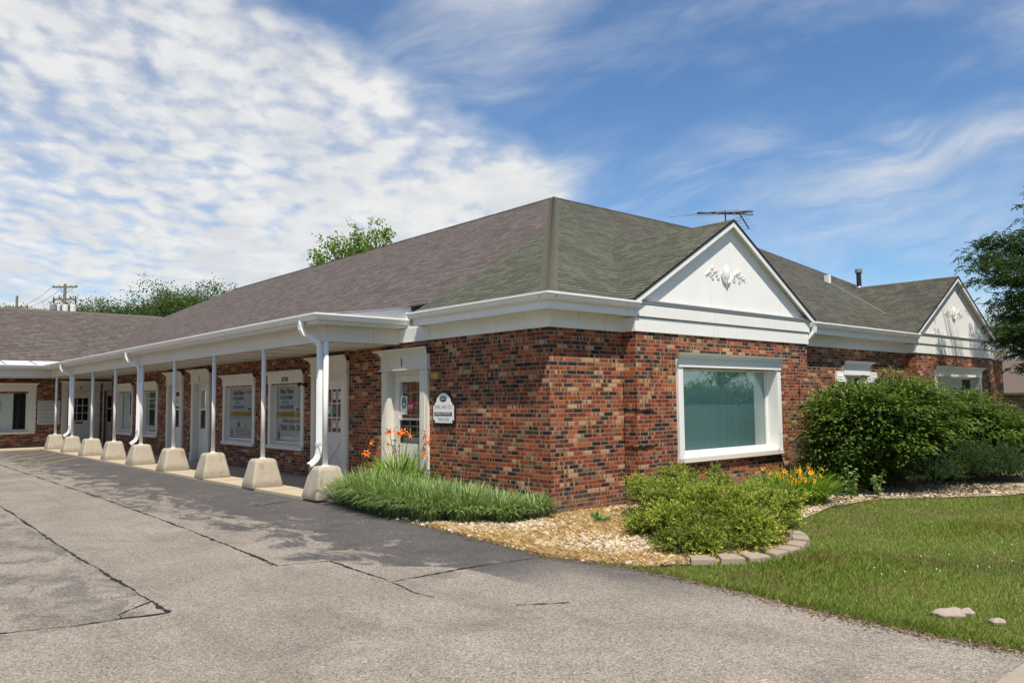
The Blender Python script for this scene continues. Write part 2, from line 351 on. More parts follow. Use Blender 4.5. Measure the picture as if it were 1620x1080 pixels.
M = {}
M['brick'] = mat('brick', brick_fn)
M['roof'] = mat('shingle', shingle_fn('main')); M['roof_wing'] = mat('shingle_wing', shingle_fn('wing'))
M['cap'] = plain('cap_shingle', (.135, .132, .098), .9, .5, 7)
M['roof_grey'] = mat('shingle_grey', shingle_fn('grey')); M['roof_green'] = mat('shingle_green', shingle_fn('green'))
M['asphalt'] = mat('asphalt', asphalt_fn)
M['conc'] = mat('concrete', concrete_fn((.415, .365, .285), .85)); M['slab'] = mat('walk_concrete', concrete_fn((.52, .44, .32), .25))
M['walk'] = mat('sidewalk_concrete', concrete_fn((.42, .36, .28), .5)); M['paver'] = mat('paver', concrete_fn((.38, .31, .23), .45))
M['white'] = mat('white_paint', paint_fn((.77, .77, .74))); M['cream'] = mat('porch_paint', paint_fn((.66, .63, .56), .5, .45))
M['gutter'] = mat('gutter_enamel', paint_fn((.80, .81, .80), .3, .25)); M['post'] = mat('post_paint', paint_fn((.80, .81, .80), .6, .12, .05))
M['stucco'] = mat('gable_panel', paint_fn((.80, .80, .78), .6, .08, .1))
M['flash'] = plain('galvanised_flashing', (.42, .43, .44), .45, .4, 9, .3)
M['metal'] = plain('grey_metal', (.35, .35, .34), .5, .35, 12, .6); M['darkmetal'] = plain('dark_metal', (.03, .03, .032), .5, .2)
M['black'] = plain('black_paint', (.015, .015, .016), .5, .1); M['soil'] = mat('bed_gravel', soil_fn); M['lawn'] = mat('lawn', lawn_fn)
M['signwhite'] = plain('sign_white', (.78, .79, .76), .5, .06); M['dirsign'] = plain('directory_panel', (.52, .52, .48), .6, .15)
M['grey_ink'] = plain('grey_ink', (.16, .16, .17), .6, .1); M['light_ink'] = plain('light_ink', (.62, .64, .62), .6, .05)
M['glass'] = glass_mat('tinted_glass', (.74, .96, .95), .26); M['glass_dark'] = glass_mat('clear_glass', (.80, .84, .82), .02)
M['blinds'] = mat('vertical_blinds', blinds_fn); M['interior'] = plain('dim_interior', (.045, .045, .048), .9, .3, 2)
M['brass'] = plain('aged_brass', (.42, .31, .09), .45, .3, 9, .2); M['poster'] = plain('poster_paper', (.62, .64, .67), .6, .05)
M['mustard'] = plain('mustard_print', (.62, .37, .06), .6, .1); M['gold'] = plain('gold_print', (.30, .22, .06), .6, .1)
M['red'] = plain('red_print', (.50, .03, .04), .5, .05); M['crimson'] = plain('crimson_print', (.32, .06, .09), .6, .05)
M['tan'] = plain('tan_print', (.38, .20, .09), .6, .2, 20); M['blue'] = plain('blue_print', (.02, .05, .26), .6, .1); M['teal'] = plain('teal_print', (.08, .22, .28), .6, .1)
M['yellow'] = plain('worn_yellow', (.42, .31, .11), .8, .5, 5); M['tar'] = plain('crack_filler', (.022, .020, .022), .75, .4, 20)
M['wood'] = mat('pole_wood', wood_fn); M['bark'] = plain('bark', (.10, .075, .055), .9, .6, 12)
M['stone'] = plain('field_stone', (.42, .34, .29), .9, .45, 7); M['pebble'] = leaf_mat('pebbles', (.26, .19, .11), (.60, .50, .36), None, .9, 0.)
M['straw'] = leaf_mat('straw', (.42, .27, .11), (.66, .47, .22), None, .8, .2)
M['grass'] = leaf_mat('grass_blades', (.112, .175, .026), (.300, .360, .072), (.46, .43, .18), .6, .35, .55)
M['lirio'] = leaf_mat('border_grass_leaves', (.090, .165, .045), (.36, .47, .19), (.60, .58, .30), .5, .3)
M['lily'] = leaf_mat('daylily_leaves', (.08, .18, .02), (.30, .44, .05), (.42, .50, .10), .5, .35)
M['juniper'] = leaf_mat('juniper_needles', (.034, .068, .012), (.36, .42, .055), (.58, .58, .12), .7, .2)
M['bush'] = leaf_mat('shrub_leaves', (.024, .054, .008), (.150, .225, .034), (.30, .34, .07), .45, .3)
M['yew'] = leaf_mat('yew_needles', (.014, .036, .010), (.055, .100, .024), None, .6, .15)
M['spruce'] = leaf_mat('blue_green_needles', (.035, .075, .050), (.11, .17, .11), None, .6, .15)
M['locust'] = leaf_mat('locust_leaves', (.012, .034, .008), (.055, .105, .018), (.13, .18, .035), .5, .35)
M['far'] = leaf_mat('far_leaves', (.022, .050, .010), (.095, .155, .028), None, .6, .3)
M['poplar'] = leaf_mat('cottonwood_leaves', (.07, .14, .016), (.25, .37, .055), None, .4, .4)
M['orange'] = leaf_mat('orange_petals', (.62, .11, .015), (.85, .24, .03), None, .5, .3)
M['goldp'] = leaf_mat('yellow_petals', (.78, .30, .01), (.90, .52, .03), None, .5, .3)
M['bud'] = leaf_mat('buds', (.16, .22, .03), (.42, .30, .06), None, .5, .3)
M['clover'] = plain('clover_white', (.70, .68, .62), .8, .1)
M['siding'] = plain('grey_siding', (.42, .43, .45), .7, .15); M['brownroof'] = plain('brown_shingles', (.16, .12, .10), .9, .5, 8)
M['tanbrick'] = plain('tan_brick', (.20, .125, .085), .9, .3, 14); M['litblue'] = plain('neon_blue', (.1, .1, .9), .5); M['litred'] = plain('neon_red', (.9, .05, .04), .5)
for k, c, e in (('litblue', (.15, .12, 1, 1), 1.2), ('litred', (1, .06, .04, 1), 1.2)):
    b = [n for n in M[k].node_tree.nodes if n.type == 'BSDF_PRINCIPLED'][0]; b.inputs['Emission Color'].default_value = c; b.inputs['Emission Strength'].default_value = e

# ------------------------------------------------------------------ object helpers
def tag(o, label=None, cat=None, group=None, kind=None):
    if label: o['label'] = label
    if cat: o['category'] = cat
    if group: o['group'] = group
    if kind: o['kind'] = kind
    return o
def empty(name, loc=(0, 0, 0)):
    o = bpy.data.objects.new(name, None); COL.objects.link(o); o.location = loc; o.empty_display_size = .2; return o
def put(o, parent):
    if parent is not None:
        o.parent = parent
        w = Vector((0, 0, 0)); q = parent
        while q is not None: w += q.location; q = q.parent
        o.location = -w
    return o
_txt = {}
def text_geo(s, shear=0., bold=0.):
    key = (s, shear, bold)
    if key not in _txt:
        c = bpy.data.curves.new('lettering', 'FONT'); c.body = s; c.shear = shear; c.offset = bold; c.resolution_u = 2
        c.align_x = 'LEFT'
        o = bpy.data.objects.new('lettering', c); COL.objects.link(o); bpy.context.view_layer.update()
        me = o.evaluated_get(bpy.context.evaluated_depsgraph_get()).to_mesh()
        V = [tuple(v.co) for v in me.vertices]; Fc = [tuple(p.vertices) for p in me.polygons]
        bpy.data.objects.remove(o); bpy.data.curves.remove(c)
        xs = [v[0] for v in V]; ys = [v[1] for v in V]
        _txt[key] = (V, Fc, min(xs), max(xs), min(ys), max(ys))
    return _txt[key]
class Fr:
    """wall frame: u along the wall (viewer's right), n outwards, z up"""
    def __init__(s, O, U, N): s.O = Vector(O); s.U = Vector(U); s.N = Vector(N)
    def __call__(s, u, n, z): return s.O + s.U*u + s.N*n + Vector((0, 0, z))
FL = Fr((0, 0, 0), (0, -1, 0), (-1, 0, 0))      # u = -y
FF = Fr((0, 0, 0), (1, 0, 0), (0, -1, 0))       # u = x
WID = Fr((0, 0, 0), (1, 0, 0), (0, -1, 0))
class MB:
    def __init__(s): s.v = []; s.f = []; s.mi = []; s.ms = []
    def mid(s, m):
        if m not in s.ms: s.ms.append(m)
        return s.ms.index(m)
    def face(s, pts, m):
        i = len(s.v); s.v += [tuple(p) for p in pts]; s.f.append(tuple(range(i, i+len(pts)))); s.mi.append(s.mid(m))
    def box(s, a, b, m, fr=WID):
        """a,b = (u,n,z) corners in the frame"""
        i = len(s.v); k = s.mid(m)
        for z in (a[2], b[2]):
            for (u, n) in ((a[0], a[1]), (b[0], a[1]), (b[0], b[1]), (a[0], b[1])): s.v.append(tuple(fr(u, n, z)))
        for q in ((0, 1, 2, 3), (4, 5, 6, 7), (0, 1, 5, 4), (1, 2, 6, 5), (2, 3, 7, 6), (3, 0, 4, 7)):
            s.f.append(tuple(i+j for j in q)); s.mi.append(k)
    def wbox(s, x0, x1, y0, y1, z0, z1, m): s.box((x0, -y0, z0), (x1, -y1, z1), m, WID)
    def prism(s, prof, A, B, m, cap=True):
        """connect two lists of points"""
        i = len(s.v); n = len(A); k = s.mid(m); s.v += [tuple(p) for p in A]+[tuple(p) for p in B]
        for j in range(n):
            s.f.append((i+j, i+(j+1) % n, i+n+(j+1) % n, i+n+j)); s.mi.append(k)
        if cap:
            s.f.append(tuple(range(i, i+n))); s.f.append(tuple(range(i+n, i+2*n))); s.mi += [k, k]
    def extr(s, pts, off, m):
        off = Vector(off); s.prism(None, [Vector(p) for p in pts], [Vector(p)+off for p in pts], m)
    def tube(s, p0, p1, r0, r1=None, n=8, m='metal', cap=True):
        r1 = r0 if r1 is None else r1; p0 = Vector(p0); p1 = Vector(p1); d = (p1-p0).normalized()
        a = d.orthogonal().normalized(); b = d.cross(a)
        A = [p0+(a*math.cos(t)+b*math.sin(t))*r0 for t in [2*math.pi*i/n for i in range(n)]]
        B = [p1+(a*math.cos(t)+b*math.sin(t))*r1 for t in [2*math.pi*i/n for i in range(n)]]
        s.prism(None, A, B, m, cap)
    def chain(s, pts, rs, n=8, m='metal'):
        for i in range(len(pts)-1): s.tube(pts[i], pts[i+1], rs[i], rs[i+1], n, m)
    def rectchain(s, pts, w, side, m, h=None):
        """rectangular duct through pts; side = unit vector of width"""
        h = h or w; side = Vector(side); prev = None; P = [Vector(p) for p in pts]
        for i, p in enumerate(P):
            d = ((P[min(i+1, len(P)-1)]-P[max(i-1, 0)])).normalized(); up = d.cross(side).normalized()
            ring = [p+side*a*w/2+up*b*h/2 for a, b in ((-1, -1), (1, -1), (1, 1), (-1, 1))]
            if prev: s.prism(None, prev, ring, m, cap=(i in (1, len(P)-1)))
            prev = ring
    def text(s, txt, fr, u, n, z, w, h, m, shear=0., bold=0.):
        """lettering fitted in a box with lower-left (u,z), size w x h"""
        V, Fc, x0, x1, y0, y1 = text_geo(txt, shear, bold); i = len(s.v); k = s.mid(m)
        for a in V: s.v.append(tuple(fr(u+(a[0]-x0)/(x1-x0)*w, n, z+(a[1]-y0)/(y1-y0)*h)))
        for q in Fc: s.f.append(tuple(i+j for j in q)); s.mi.append(k)
    def poly(s, pts, fr, n, m):
        s.face([fr(u, n, z) for u, z in pts], m)
    def build(s, name, parent=None, smooth=False, bevel=0., **kw):
        me = bpy.data.meshes.new(name); me.from_pydata(s.v, [], s.f); me.update()
        for k in s.ms: me.materials.append(M[k])
        me.polygons.foreach_set('material_index', s.mi)
        import bmesh
        bm = bmesh.new(); bm.from_mesh(me)
        if bevel: bmesh.ops.remove_doubles(bm, verts=bm.verts, dist=1e-5)
        bmesh.ops.recalc_face_normals(bm, faces=bm.faces); bm.to_mesh(me); bm.free()
        if smooth: me.polygons.foreach_set('use_smooth', [True]*len(me.polygons))
        o = bpy.data.objects.new(name, me); COL.objects.link(o)
        if bevel:
            md = o.modifiers.new('bevel', 'BEVEL'); md.width = bevel; md.segments = 2; md.limit_method = 'ANGLE'; md.angle_limit = R(40)
        put(o, parent); tag(o, **kw); return o

def quads(name, V, mats, tint=None, parent=None, k=4, **kw):
    """numpy V (n,k,3) -> one mesh of n separate k-gons"""
    n = len(V); me = bpy.data.meshes.new(name)
    me.vertices.add(n*k); me.vertices.foreach_set('co', V.reshape(-1).astype(np.float32))
    me.loops.add(n*k); me.loops.foreach_set('vertex_index', np.arange(n*k, dtype=np.int32))
    me.polygons.add(n); me.polygons.foreach_set('loop_start', np.arange(0, n*k, k, dtype=np.int32))
    me.update(calc_edges=True)
    if tint is not None:
        a = me.attributes.new('tint', 'FLOAT', 'POINT'); a.data.foreach_set('value', np.repeat(tint, k).astype(np.float32))
    me.materials.append(M[mats]); o = bpy.data.objects.new(name, me); COL.objects.link(o); put(o, parent); tag(o, **kw); return o
def unit(a): return a/np.maximum(np.linalg.norm(a, axis=-1, keepdims=True), 1e-9)
def rdir(n): return unit(rng.normal(size=(n, 3)))
def leafV(P, D, L, Wd, droop=0., mid=.5, flat=0.):
    """diamond leaves: base P, direction D, length L, width Wd"""
    D = unit(D); rd = rdir(len(P)); rd = rd*(1-flat)+np.array([0, 0, 1.])*flat; S = unit(np.cross(D, rd)); L = np.asarray(L).reshape(-1, 1); Wd = np.asarray(Wd).reshape(-1, 1)
    m = P+D*L*mid; tip = P+D*L; tip[:, 2] -= (droop*L).reshape(-1)
    return np.stack([P, m-S*Wd/2, tip, m+S*Wd/2], 1)
def in_poly(x, y, poly):
    c = np.zeros(len(x), bool); n = len(poly)
    for i in range(n):
        x1, y1 = poly[i]; x2, y2 = poly[(i+1) % n]
        t = ((y1 > y) != (y2 > y)) & (x < (x2-x1)*(y-y1)/((y2-y1)+1e-12)+x1); c ^= t
    return c

# ------------------------------------------------------------------ building
MS = .5873
def zr(d): return 3.557+MS*d            # roof plane height, d = distance inside the wall line
B = empty('office_building'); tag(B, 'low red brick office building with shingle roof, two white gables and long porch', 'building')

def wall(fr, u0, u1, z0, z1, ops, name='brick_wall', back=None):
    us = sorted({u0, u1, *[o[0] for o in ops], *[o[1] for o in ops]}); zs = sorted({z0, z1, *[o[2] for o in ops], *[o[3] for o in ops]})
    mb = MB()
    for i in range(len(us)-1):
        for j in range(len(zs)-1):
            cu, cz = (us[i]+us[i+1])/2, (zs[j]+zs[j+1])/2
            if any(o[0] < cu < o[1] and o[2] < cz < o[3] for o in ops): continue
            mb.face([fr(us[i], 0, zs[j]), fr(us[i+1], 0, zs[j]), fr(us[i+1], 0, zs[j+1]), fr(us[i], 0, zs[j+1])], 'brick')
    return mb

def crown(mb, fr, u0, u1, z, n0, m, h=.10, out=.09):
    prof = [(0, 0), (.02, 0), (.025, .3), (.06, .6), (out, .75), (out+.01, 1), (0, 1)]
    A = [fr(u0-(p[0] if True else 0), n0+p[0], z+p[1]*h) for p in prof]; Bq = [fr(u1+p[0], n0+p[0], z+p[1]*h) for p in prof]
    mb.prism(None, A, Bq, m)

def window(fr, n0, u0, u1, z0, z1, head=.26, cas=.14, recess=.20, m='white', glass='glass', inner='blinds', inset=.05, label=None, curtain_gap=None, sashw=.055, fl=.03):
    """cased window. u0..u1 outside of casing, z0 bottom of sill, z1 top of crown; n0 wall plane"""
    e = MB(); hz = z1-.10
    e.box((u0, n0-.02, hz-head), (u1, n0+fl+.02, hz), m, fr)                 # header board
    e.box((u0, n0-.02, z0+.08), (u0+cas, n0+fl, hz-head), m, fr); e.box((u1-cas, n0-.02, z0+.08), (u1, n0+fl, hz-head), m, fr)
    a, b = u0+cas, u1-cas; zb, zt = z0+.10, hz-head
    ib = n0-recess
    e.box((a-.02, ib-.02, zb-.02), (a, n0-.021, zt+.02), m, fr); e.box((b, ib-.02, zb-.02), (b+.02, n0-.021, zt+.02), m, fr)
    e.box((a-.02, ib-.02, zt+.002), (b+.02, n0-.021, zt+.022), m, fr)
    w = e.build('window', B)
    if label: w['label'] = label
    c = MB(); crown(c, fr, u0, u1, hz, n0+fl+.02, m); c.build('crown_moulding', w)
    s = MB(); s.box((u0-.02, n0-.02, z0), (u1-.01, n0+fl+.035, z0+.078), 'cream', fr)
    s.prism(None, [fr(a, ib, zb+.03), fr(a, n0+fl, zb), fr(a, n0+fl, zb-.02), fr(a, ib, zb-.02)], [fr(b, ib, zb+.03), fr(b, n0+fl, zb), fr(b, n0+fl, zb-.02), fr(b, ib, zb-.02)], m)
    s.build('sill', w)
    f = MB(); q = ib+.035
    f.box((a, ib-.02, zb+.03), (a+sashw, q, zt), m, fr); f.box((b-sashw, ib-.02, zb+.03), (b, q, zt), m, fr)
    f.box((a+sashw, ib-.018, zb+.03), (b-sashw, q-.003, zb+.03+sashw), m, fr); f.box((a+sashw, ib-.018, zt-sashw), (b-sashw, q-.003, zt), m, fr)
    f.build('sash', w)
    g = MB(); ga, gb, gz0, gz1 = a+sashw, b-sashw, zb+.03+sashw, zt-sashw
    g.face([fr(ga, ib, gz0), fr(gb, ib, gz0), fr(gb, ib, gz1), fr(ga, ib, gz1)], glass); g.build('pane', w)
    if inner:
        i = MB(); du = 1 if not curtain_gap else 0
        c0, c1 = ga-.1, (gb+.1 if not curtain_gap else gb-curtain_gap)
        if inner == 'blinds':
            nsl = int((c1-c0)/.09)
            for k in range(nsl):
                uu = c0+k*.09; i.face([fr(uu, ib-.035, gz0-.1), fr(uu+.09, ib-.035, gz0-.1), fr(uu+.09, ib-.035, gz1+.1), fr(uu, ib-.035, gz1+.1)], 'blinds')
            i.build('blind', w)
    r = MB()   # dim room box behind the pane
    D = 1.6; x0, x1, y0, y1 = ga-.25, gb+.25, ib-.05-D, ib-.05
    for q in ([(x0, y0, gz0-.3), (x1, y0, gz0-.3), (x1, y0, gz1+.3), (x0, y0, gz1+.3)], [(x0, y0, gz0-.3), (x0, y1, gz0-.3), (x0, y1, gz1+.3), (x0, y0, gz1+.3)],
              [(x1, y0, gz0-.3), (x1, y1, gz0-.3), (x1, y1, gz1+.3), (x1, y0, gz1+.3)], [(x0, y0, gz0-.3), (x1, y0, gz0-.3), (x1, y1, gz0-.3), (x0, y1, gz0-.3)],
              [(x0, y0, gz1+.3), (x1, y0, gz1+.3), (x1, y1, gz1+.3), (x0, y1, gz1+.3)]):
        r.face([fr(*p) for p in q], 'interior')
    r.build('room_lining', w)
    return w, (ga, gb, gz0, gz1, ib)

ZT = 2.9
# --- window & door positions (u in the frame of each wall)
door_L = [(3.20, 4.86, '1'), (6.19, 7.90, '2'), (14.18, 15.75, '3'), (16.47, 18.05, None)]
win_L = [(8.28, 10.22), (11.06, 13.22), (18.98, 20.95), (21.82, 23.80)]
opsL = [(-(b-.25), -(a+.25), 0.0, 2.40) for a, b, _ in door_L]+[(-(b-.12), -(a+.12), .72, 2.2) for a, b in win_L]
w = wall(FL, -24.6, 0, -.1, ZT, opsL); w.build('brick_wall', B)
FB1 = Fr((0, -.27, 0), (1, 0, 0), (0, -1, 0))
X1, X2 = 1.74, 7.41; X3, X4, XE = 13.05, 18.72, 20.49
w = wall(FF, 0, X1, -.1, ZT, []); w.build('brick_wall', B)
w = wall(FB1, X1, X2, -.1, ZT, [(2.95, 6.10, .74, 2.3)])
w.face([(X1, 0, -.1), (X1, -.27, -.1), (X1, -.27, ZT), (X1, 0, ZT)], 'brick'); w.face([(X2, 0, -.1), (X2, -.27, -.1), (X2, -.27, ZT), (X2, 0, ZT)], 'brick')
def quoins(w, xe, s, zt=ZT):
    """brick quoin blocks on a bay corner, recessed joints between them"""
    zz = [(2.20, 2.84), (1.585, 2.135), (.975, 1.52), (.365, .91), (-.1, .30)]
    for a, b in zz[1:]:
        w.wbox(min(xe, xe-s*.42), max(xe, xe-s*.42), -.27, -.31, a, b, 'brick')
        w.wbox(min(xe+s*.002, xe+s*.035), max(xe+s*.002, xe+s*.035), -.31, -.10 if s > 0 else -.03, a, b, 'brick')
quoins(w, X1, -1); quoins(w, X2, 1); w.build('brick_wall', B)
w = wall(FF, X2, X3, -.1, ZT, [(9.66, 10.72, .74, 2.3)]); w.build('brick_wall', B)
w = wall(FB1, X3, X4, -.1, ZT, [(14.30, 17.5, .74, 2.3)])
w.face([(X3, 0, -.1), (X3, -.27, -.1), (X3, -.27, ZT), (X3, 0, ZT)], 'brick'); w.face([(X4, 0, -.1), (X4, -.27, -.1), (X4, -.27, ZT), (X4, 0, ZT)], 'brick')
quoins(w, X3, -1); quoins(w, X4, 1); w.build('brick_wall', B)
w = wall(FF, X4, XE, -.1, ZT, []); w.wbox(XE-.01, XE, 0.001, 12.6, -.1, ZT, 'brick'); w.wbox(6.5, XE-.02, 12.5, 12.6, -.1, 3.4, 'brick'); w.wbox(12.5, 12.6, 12.7, 36, -.1, 3.4, 'brick'); w.build('brick_wall', B)
FW = Fr((0, 28.7, 0), (1, 0, 0), (0, -1, 0))
w = wall(FW, -40, 2.2, -.1, ZT, [(-5.6, -1.98, .70, 2.25), (-.72, .32, 0, 2.35), (.78, 1.7, 0, 2.35)])  # unseen length added leftward so door glass mirrors the wing instead of sky
w.wbox(.002, 2.2, 24.6, 24.7, -.1, ZT, 'brick'); w.wbox(2.2, 2.3, 24.6, 28.7, -.1, ZT, 'brick'); w.build('brick_wall', B)

# --- windows on the street front
teal = dict(glass='glass')
wA, gA = window(FF, .27, 2.82, 6.22, .64, 2.57, head=.15, cas=.14, recess=.22, sashw=.05, fl=.05, label='big square street front picture window with teal tinted reflective glass')
wB, gB = window(FF, 0, 9.52, 10.86, .64, 2.60, head=.22, cas=.12, recess=.14, inner=None, glass='glass_dark', label='small street front window behind the leafy shrubs, between the two gables')
for a, b in ((9.16, 9.50), (10.88, 11.22)):
    sh = MB()
    sh.box((a, .0, .75), (b, .04, 2.36), 'white', FF)
    for k in range(24): z = .82+k*.062; sh.prism(None, [FF(a+.05, .04, z), FF(a+.05, .055, z), FF(a+.05, .04, z+.05)], [FF(b-.05, .04, z), FF(b-.05, .055, z), FF(b-.05, .04, z+.05)], 'white')
    sh.build('shutter', wB)
wC, gC = window(FF, .27, 14.17, 17.63, .64, 2.58, head=.18, cas=.15, recess=.22, inner=None, glass='glass_dark', label='street front picture window under the far gable, half hidden by shrubs')

# --- windows along the porch
def Lw(a, b, **k): return window(FL, 0, -b, -a, .64, 2.53, head=.20, cas=.14, recess=.12, m='cream', glass='glass_dark', **k)
w1, g1 = Lw(*win_L[0], inner=None, label='porch window with a poster giving a gold phone number, beside door 2')
w2, g2 = Lw(*win_L[1], inner=None, label='porch window with a poster showing small dog pictures, second from the street')
w3, g3 = Lw(*win_L[2], inner=None, label='dark porch window lettered in white, beside the fourth porch door')
w4, g4 = Lw(*win_L[3], inner='blinds', curtain_gap=.5, label='porch window with a blue panel, last before the inner corner')
wD, gD = window(FW, 0, -5.75, -1.86, .60, 2.67, head=.24, cas=.28, recess=.15, m='cream', glass='glass_dark', inner='blinds', curtain_gap=.38, label='wide far wing window with pale vertical blinds and a neon sign')
nb = MB(); F2 = FW
nb.box((-3.32, -.145, 1.80), (-3.13, -.138, 1.84), 'litblue', FW); nb.box((-3.32, -.145, 1.58), (-3.14, -.138, 1.62), 'litred', FW); nb.box((-3.36, -.155, 1.5), (-3.09, -.146, 1.9), 'black', FW); nb.build('neon_sign', wD)

# posters
def dogshape(mb, fr, n, u, z, s, m1='black', m2='mustard', sx=1.):
    """sitting dog seen from behind, pointed ears: a printed silhouette"""
    bod = [(-.16, 0), (.22, 0), (.27, .14), (.22, .34), (.14, .5), (-.10, .5), (-.16, .3)]
    mb.poly([(u+a*s*sx, z+b*s) for a, b in bod], fr, n, m2)
    hd = [(-.11, .34), (0, .22), (.07, .36), (.12, .6), (.10, .82), (.13, 1.12), (.06, .95), (.0, .93), (-.08, 1.12), (-.10, .85), (-.12, .62), (-.17, .5)]
    mb.poly([(u+a*s*sx, z+b*s) for a, b in hd], fr, n+.002, m1)
def drop(mb, fr, n, u, z, s):
    mb.poly([(u+math.cos(a)*s*.5, z+math.sin(a)*s*.5) for a in [k*math.pi/5 for k in range(10)]], fr, n, 'red')
    mb.poly([(u-.45*s, z-.15*s), (u, z-1.0*s), (u+.45*s, z-.15*s)], fr, n+.0015, 'red')
    mb.poly([(u+math.cos(a)*s*.18, z+math.sin(a)*s*.18) for a in [k*math.pi/4 for k in range(8)]], fr, n+.003, 'poster')
def poster(parent, g, kind):
    ga, gb, z0, z1, ib = g; n = ib-.012; mb = MB(); fr = FL; Wd, Hh = gb-ga, z1-z0
    U = lambda a: ga+a*Wd
    Z = lambda a: z0+a*Hh
    mb.poly([(ga, Z(.015)), (gb, Z(.0)), (gb, z1), (ga, z1)], fr, n, 'poster')
    mb.poly([(ga, Z(.43)), (gb, Z(.43)), (gb, Z(.53)), (ga, Z(.53))], fr, n+.002, 'mustard')
    T = lambda s, a, b, w_, h_, m, **k: mb.text(s, fr, U(a), n+.004, Z(b), w_*Wd, h_*Hh, m, **k)
    sc = 1. if kind == 1 else .86
    T('Palos Paws', .08, .86, .50*sc, .09, 'black', shear=.35, bold=.015)
    T('DOG GROOMER', .09, .755, .47*sc, .07, 'grey_ink', bold=.03); T('SPA', .17, .675, .26*sc, .05, 'grey_ink')
    T('DOGGY DAYCARE', .09, .58, .49*sc, .07, 'grey_ink', bold=.03)
    T('Treating your pet just like ours', .07, .455, .84, .045, 'grey_ink', shear=.2)
    dogshape(mb, fr, n+.004, U(.88), Z(.54), .385*Hh, sx=.82 if kind == 1 else .7)
    mb.poly([(U(.66), Z(.555)), (U(.78), Z(.555)), (U(.78), Z(.60)), (U(.66), Z(.60))], fr, n+.003, 'grey_ink')
    drop(mb, fr, n+.004, U(.07), Z(.11), .10*Wd if kind == 1 else .08*Wd)
    if kind == 1:
        T('Call for Appointment...', .19, .32, .75, .08, 'crimson', shear=.3, bold=.01)
        T('(708) 598-7944', .08, .16, .90, .13, 'gold', shear=.15, bold=.03)
    else:
        T('(708) 598-', .58, .87, .38, .07, 'tan', shear=.1, bold=.01)
        T('Grooming', .05, .385, .20, .03, 'black'); T('Bathing', .31, .385, .15, .03, 'black'); T('Low Cost Grooming', .52, .385, .34, .03, 'black'); T('Nails', .90, .385, .09, .03, 'black')
        for u_, s_, c_ in ((.33, .15, 'tan'), (.60, .11, 'poster'), (.84, .14, 'tan')):
            k = s_*Hh; mb.poly([(U(u_)-k*.35, Z(.22)), (U(u_)+k*.3, Z(.22)), (U(u_)+k*.42, Z(.22)+k*.5), (U(u_)+k*.3, Z(.22)+k*.95), (U(u_)+k*.05, Z(.22)+k*.5), (U(u_)-k*.5, Z(.22)+k*.8)], fr, n+.004, c_)
            mb.poly([(U(u_)-k*.3, Z(.22)), (U(u_)+k*.02, Z(.22)), (U(u_)-k*.1, Z(.22)+k*.4), (U(u_)-k*.4, Z(.22)+k*.5)], fr, n+.006, 'black')
        T('Specializing in small breeds, show styled pups', .20, .155, .72, .028, 'black'); T('Call and stop by for free estimates daily', .18, .115, .76, .028, 'black')
        T('Creating your PAW fect pet!', .26, .045, .60, .05, 'crimson', shear=.3)
    mb.build('poster', parent)
poster(w1, g1, 1); poster(w2, g2, 2)
mb = MB(); ga, gb, z0, z1, ib = g3
for s, a, b, ww, h in (('Dr. Robert J. Pauls', .04, .80, .9, .06), ('Optometrist', .25, .70, .55, .045), ('Eye Examinations', .12, .55, .7, .04), ('708-598-8130', .04, .03, .92, .12)):
    mb.text(s, FL, ga+a*(gb-ga), ib+.006, z0+b*(z1-z0), ww*(gb-ga), h*(z1-z0), 'light_ink', bold=.015)
mb.build('window_lettering', w3)
mb = MB(); ga, gb, z0, z1, ib = g4
mb.poly([(gb-.75, z0+.55), (gb-.05, z0+.55), (gb-.05, z1-.05), (gb-.75, z1-.05)], FL, ib-.03, 'blue'); mb.poly([(ga+.1, z0+.75), (ga+.3, z0+.75), (ga+.3, z1-.35), (ga+.1, z1-.35)], FL, ib-.03, 'light_ink'); mb.build('poster', w4)

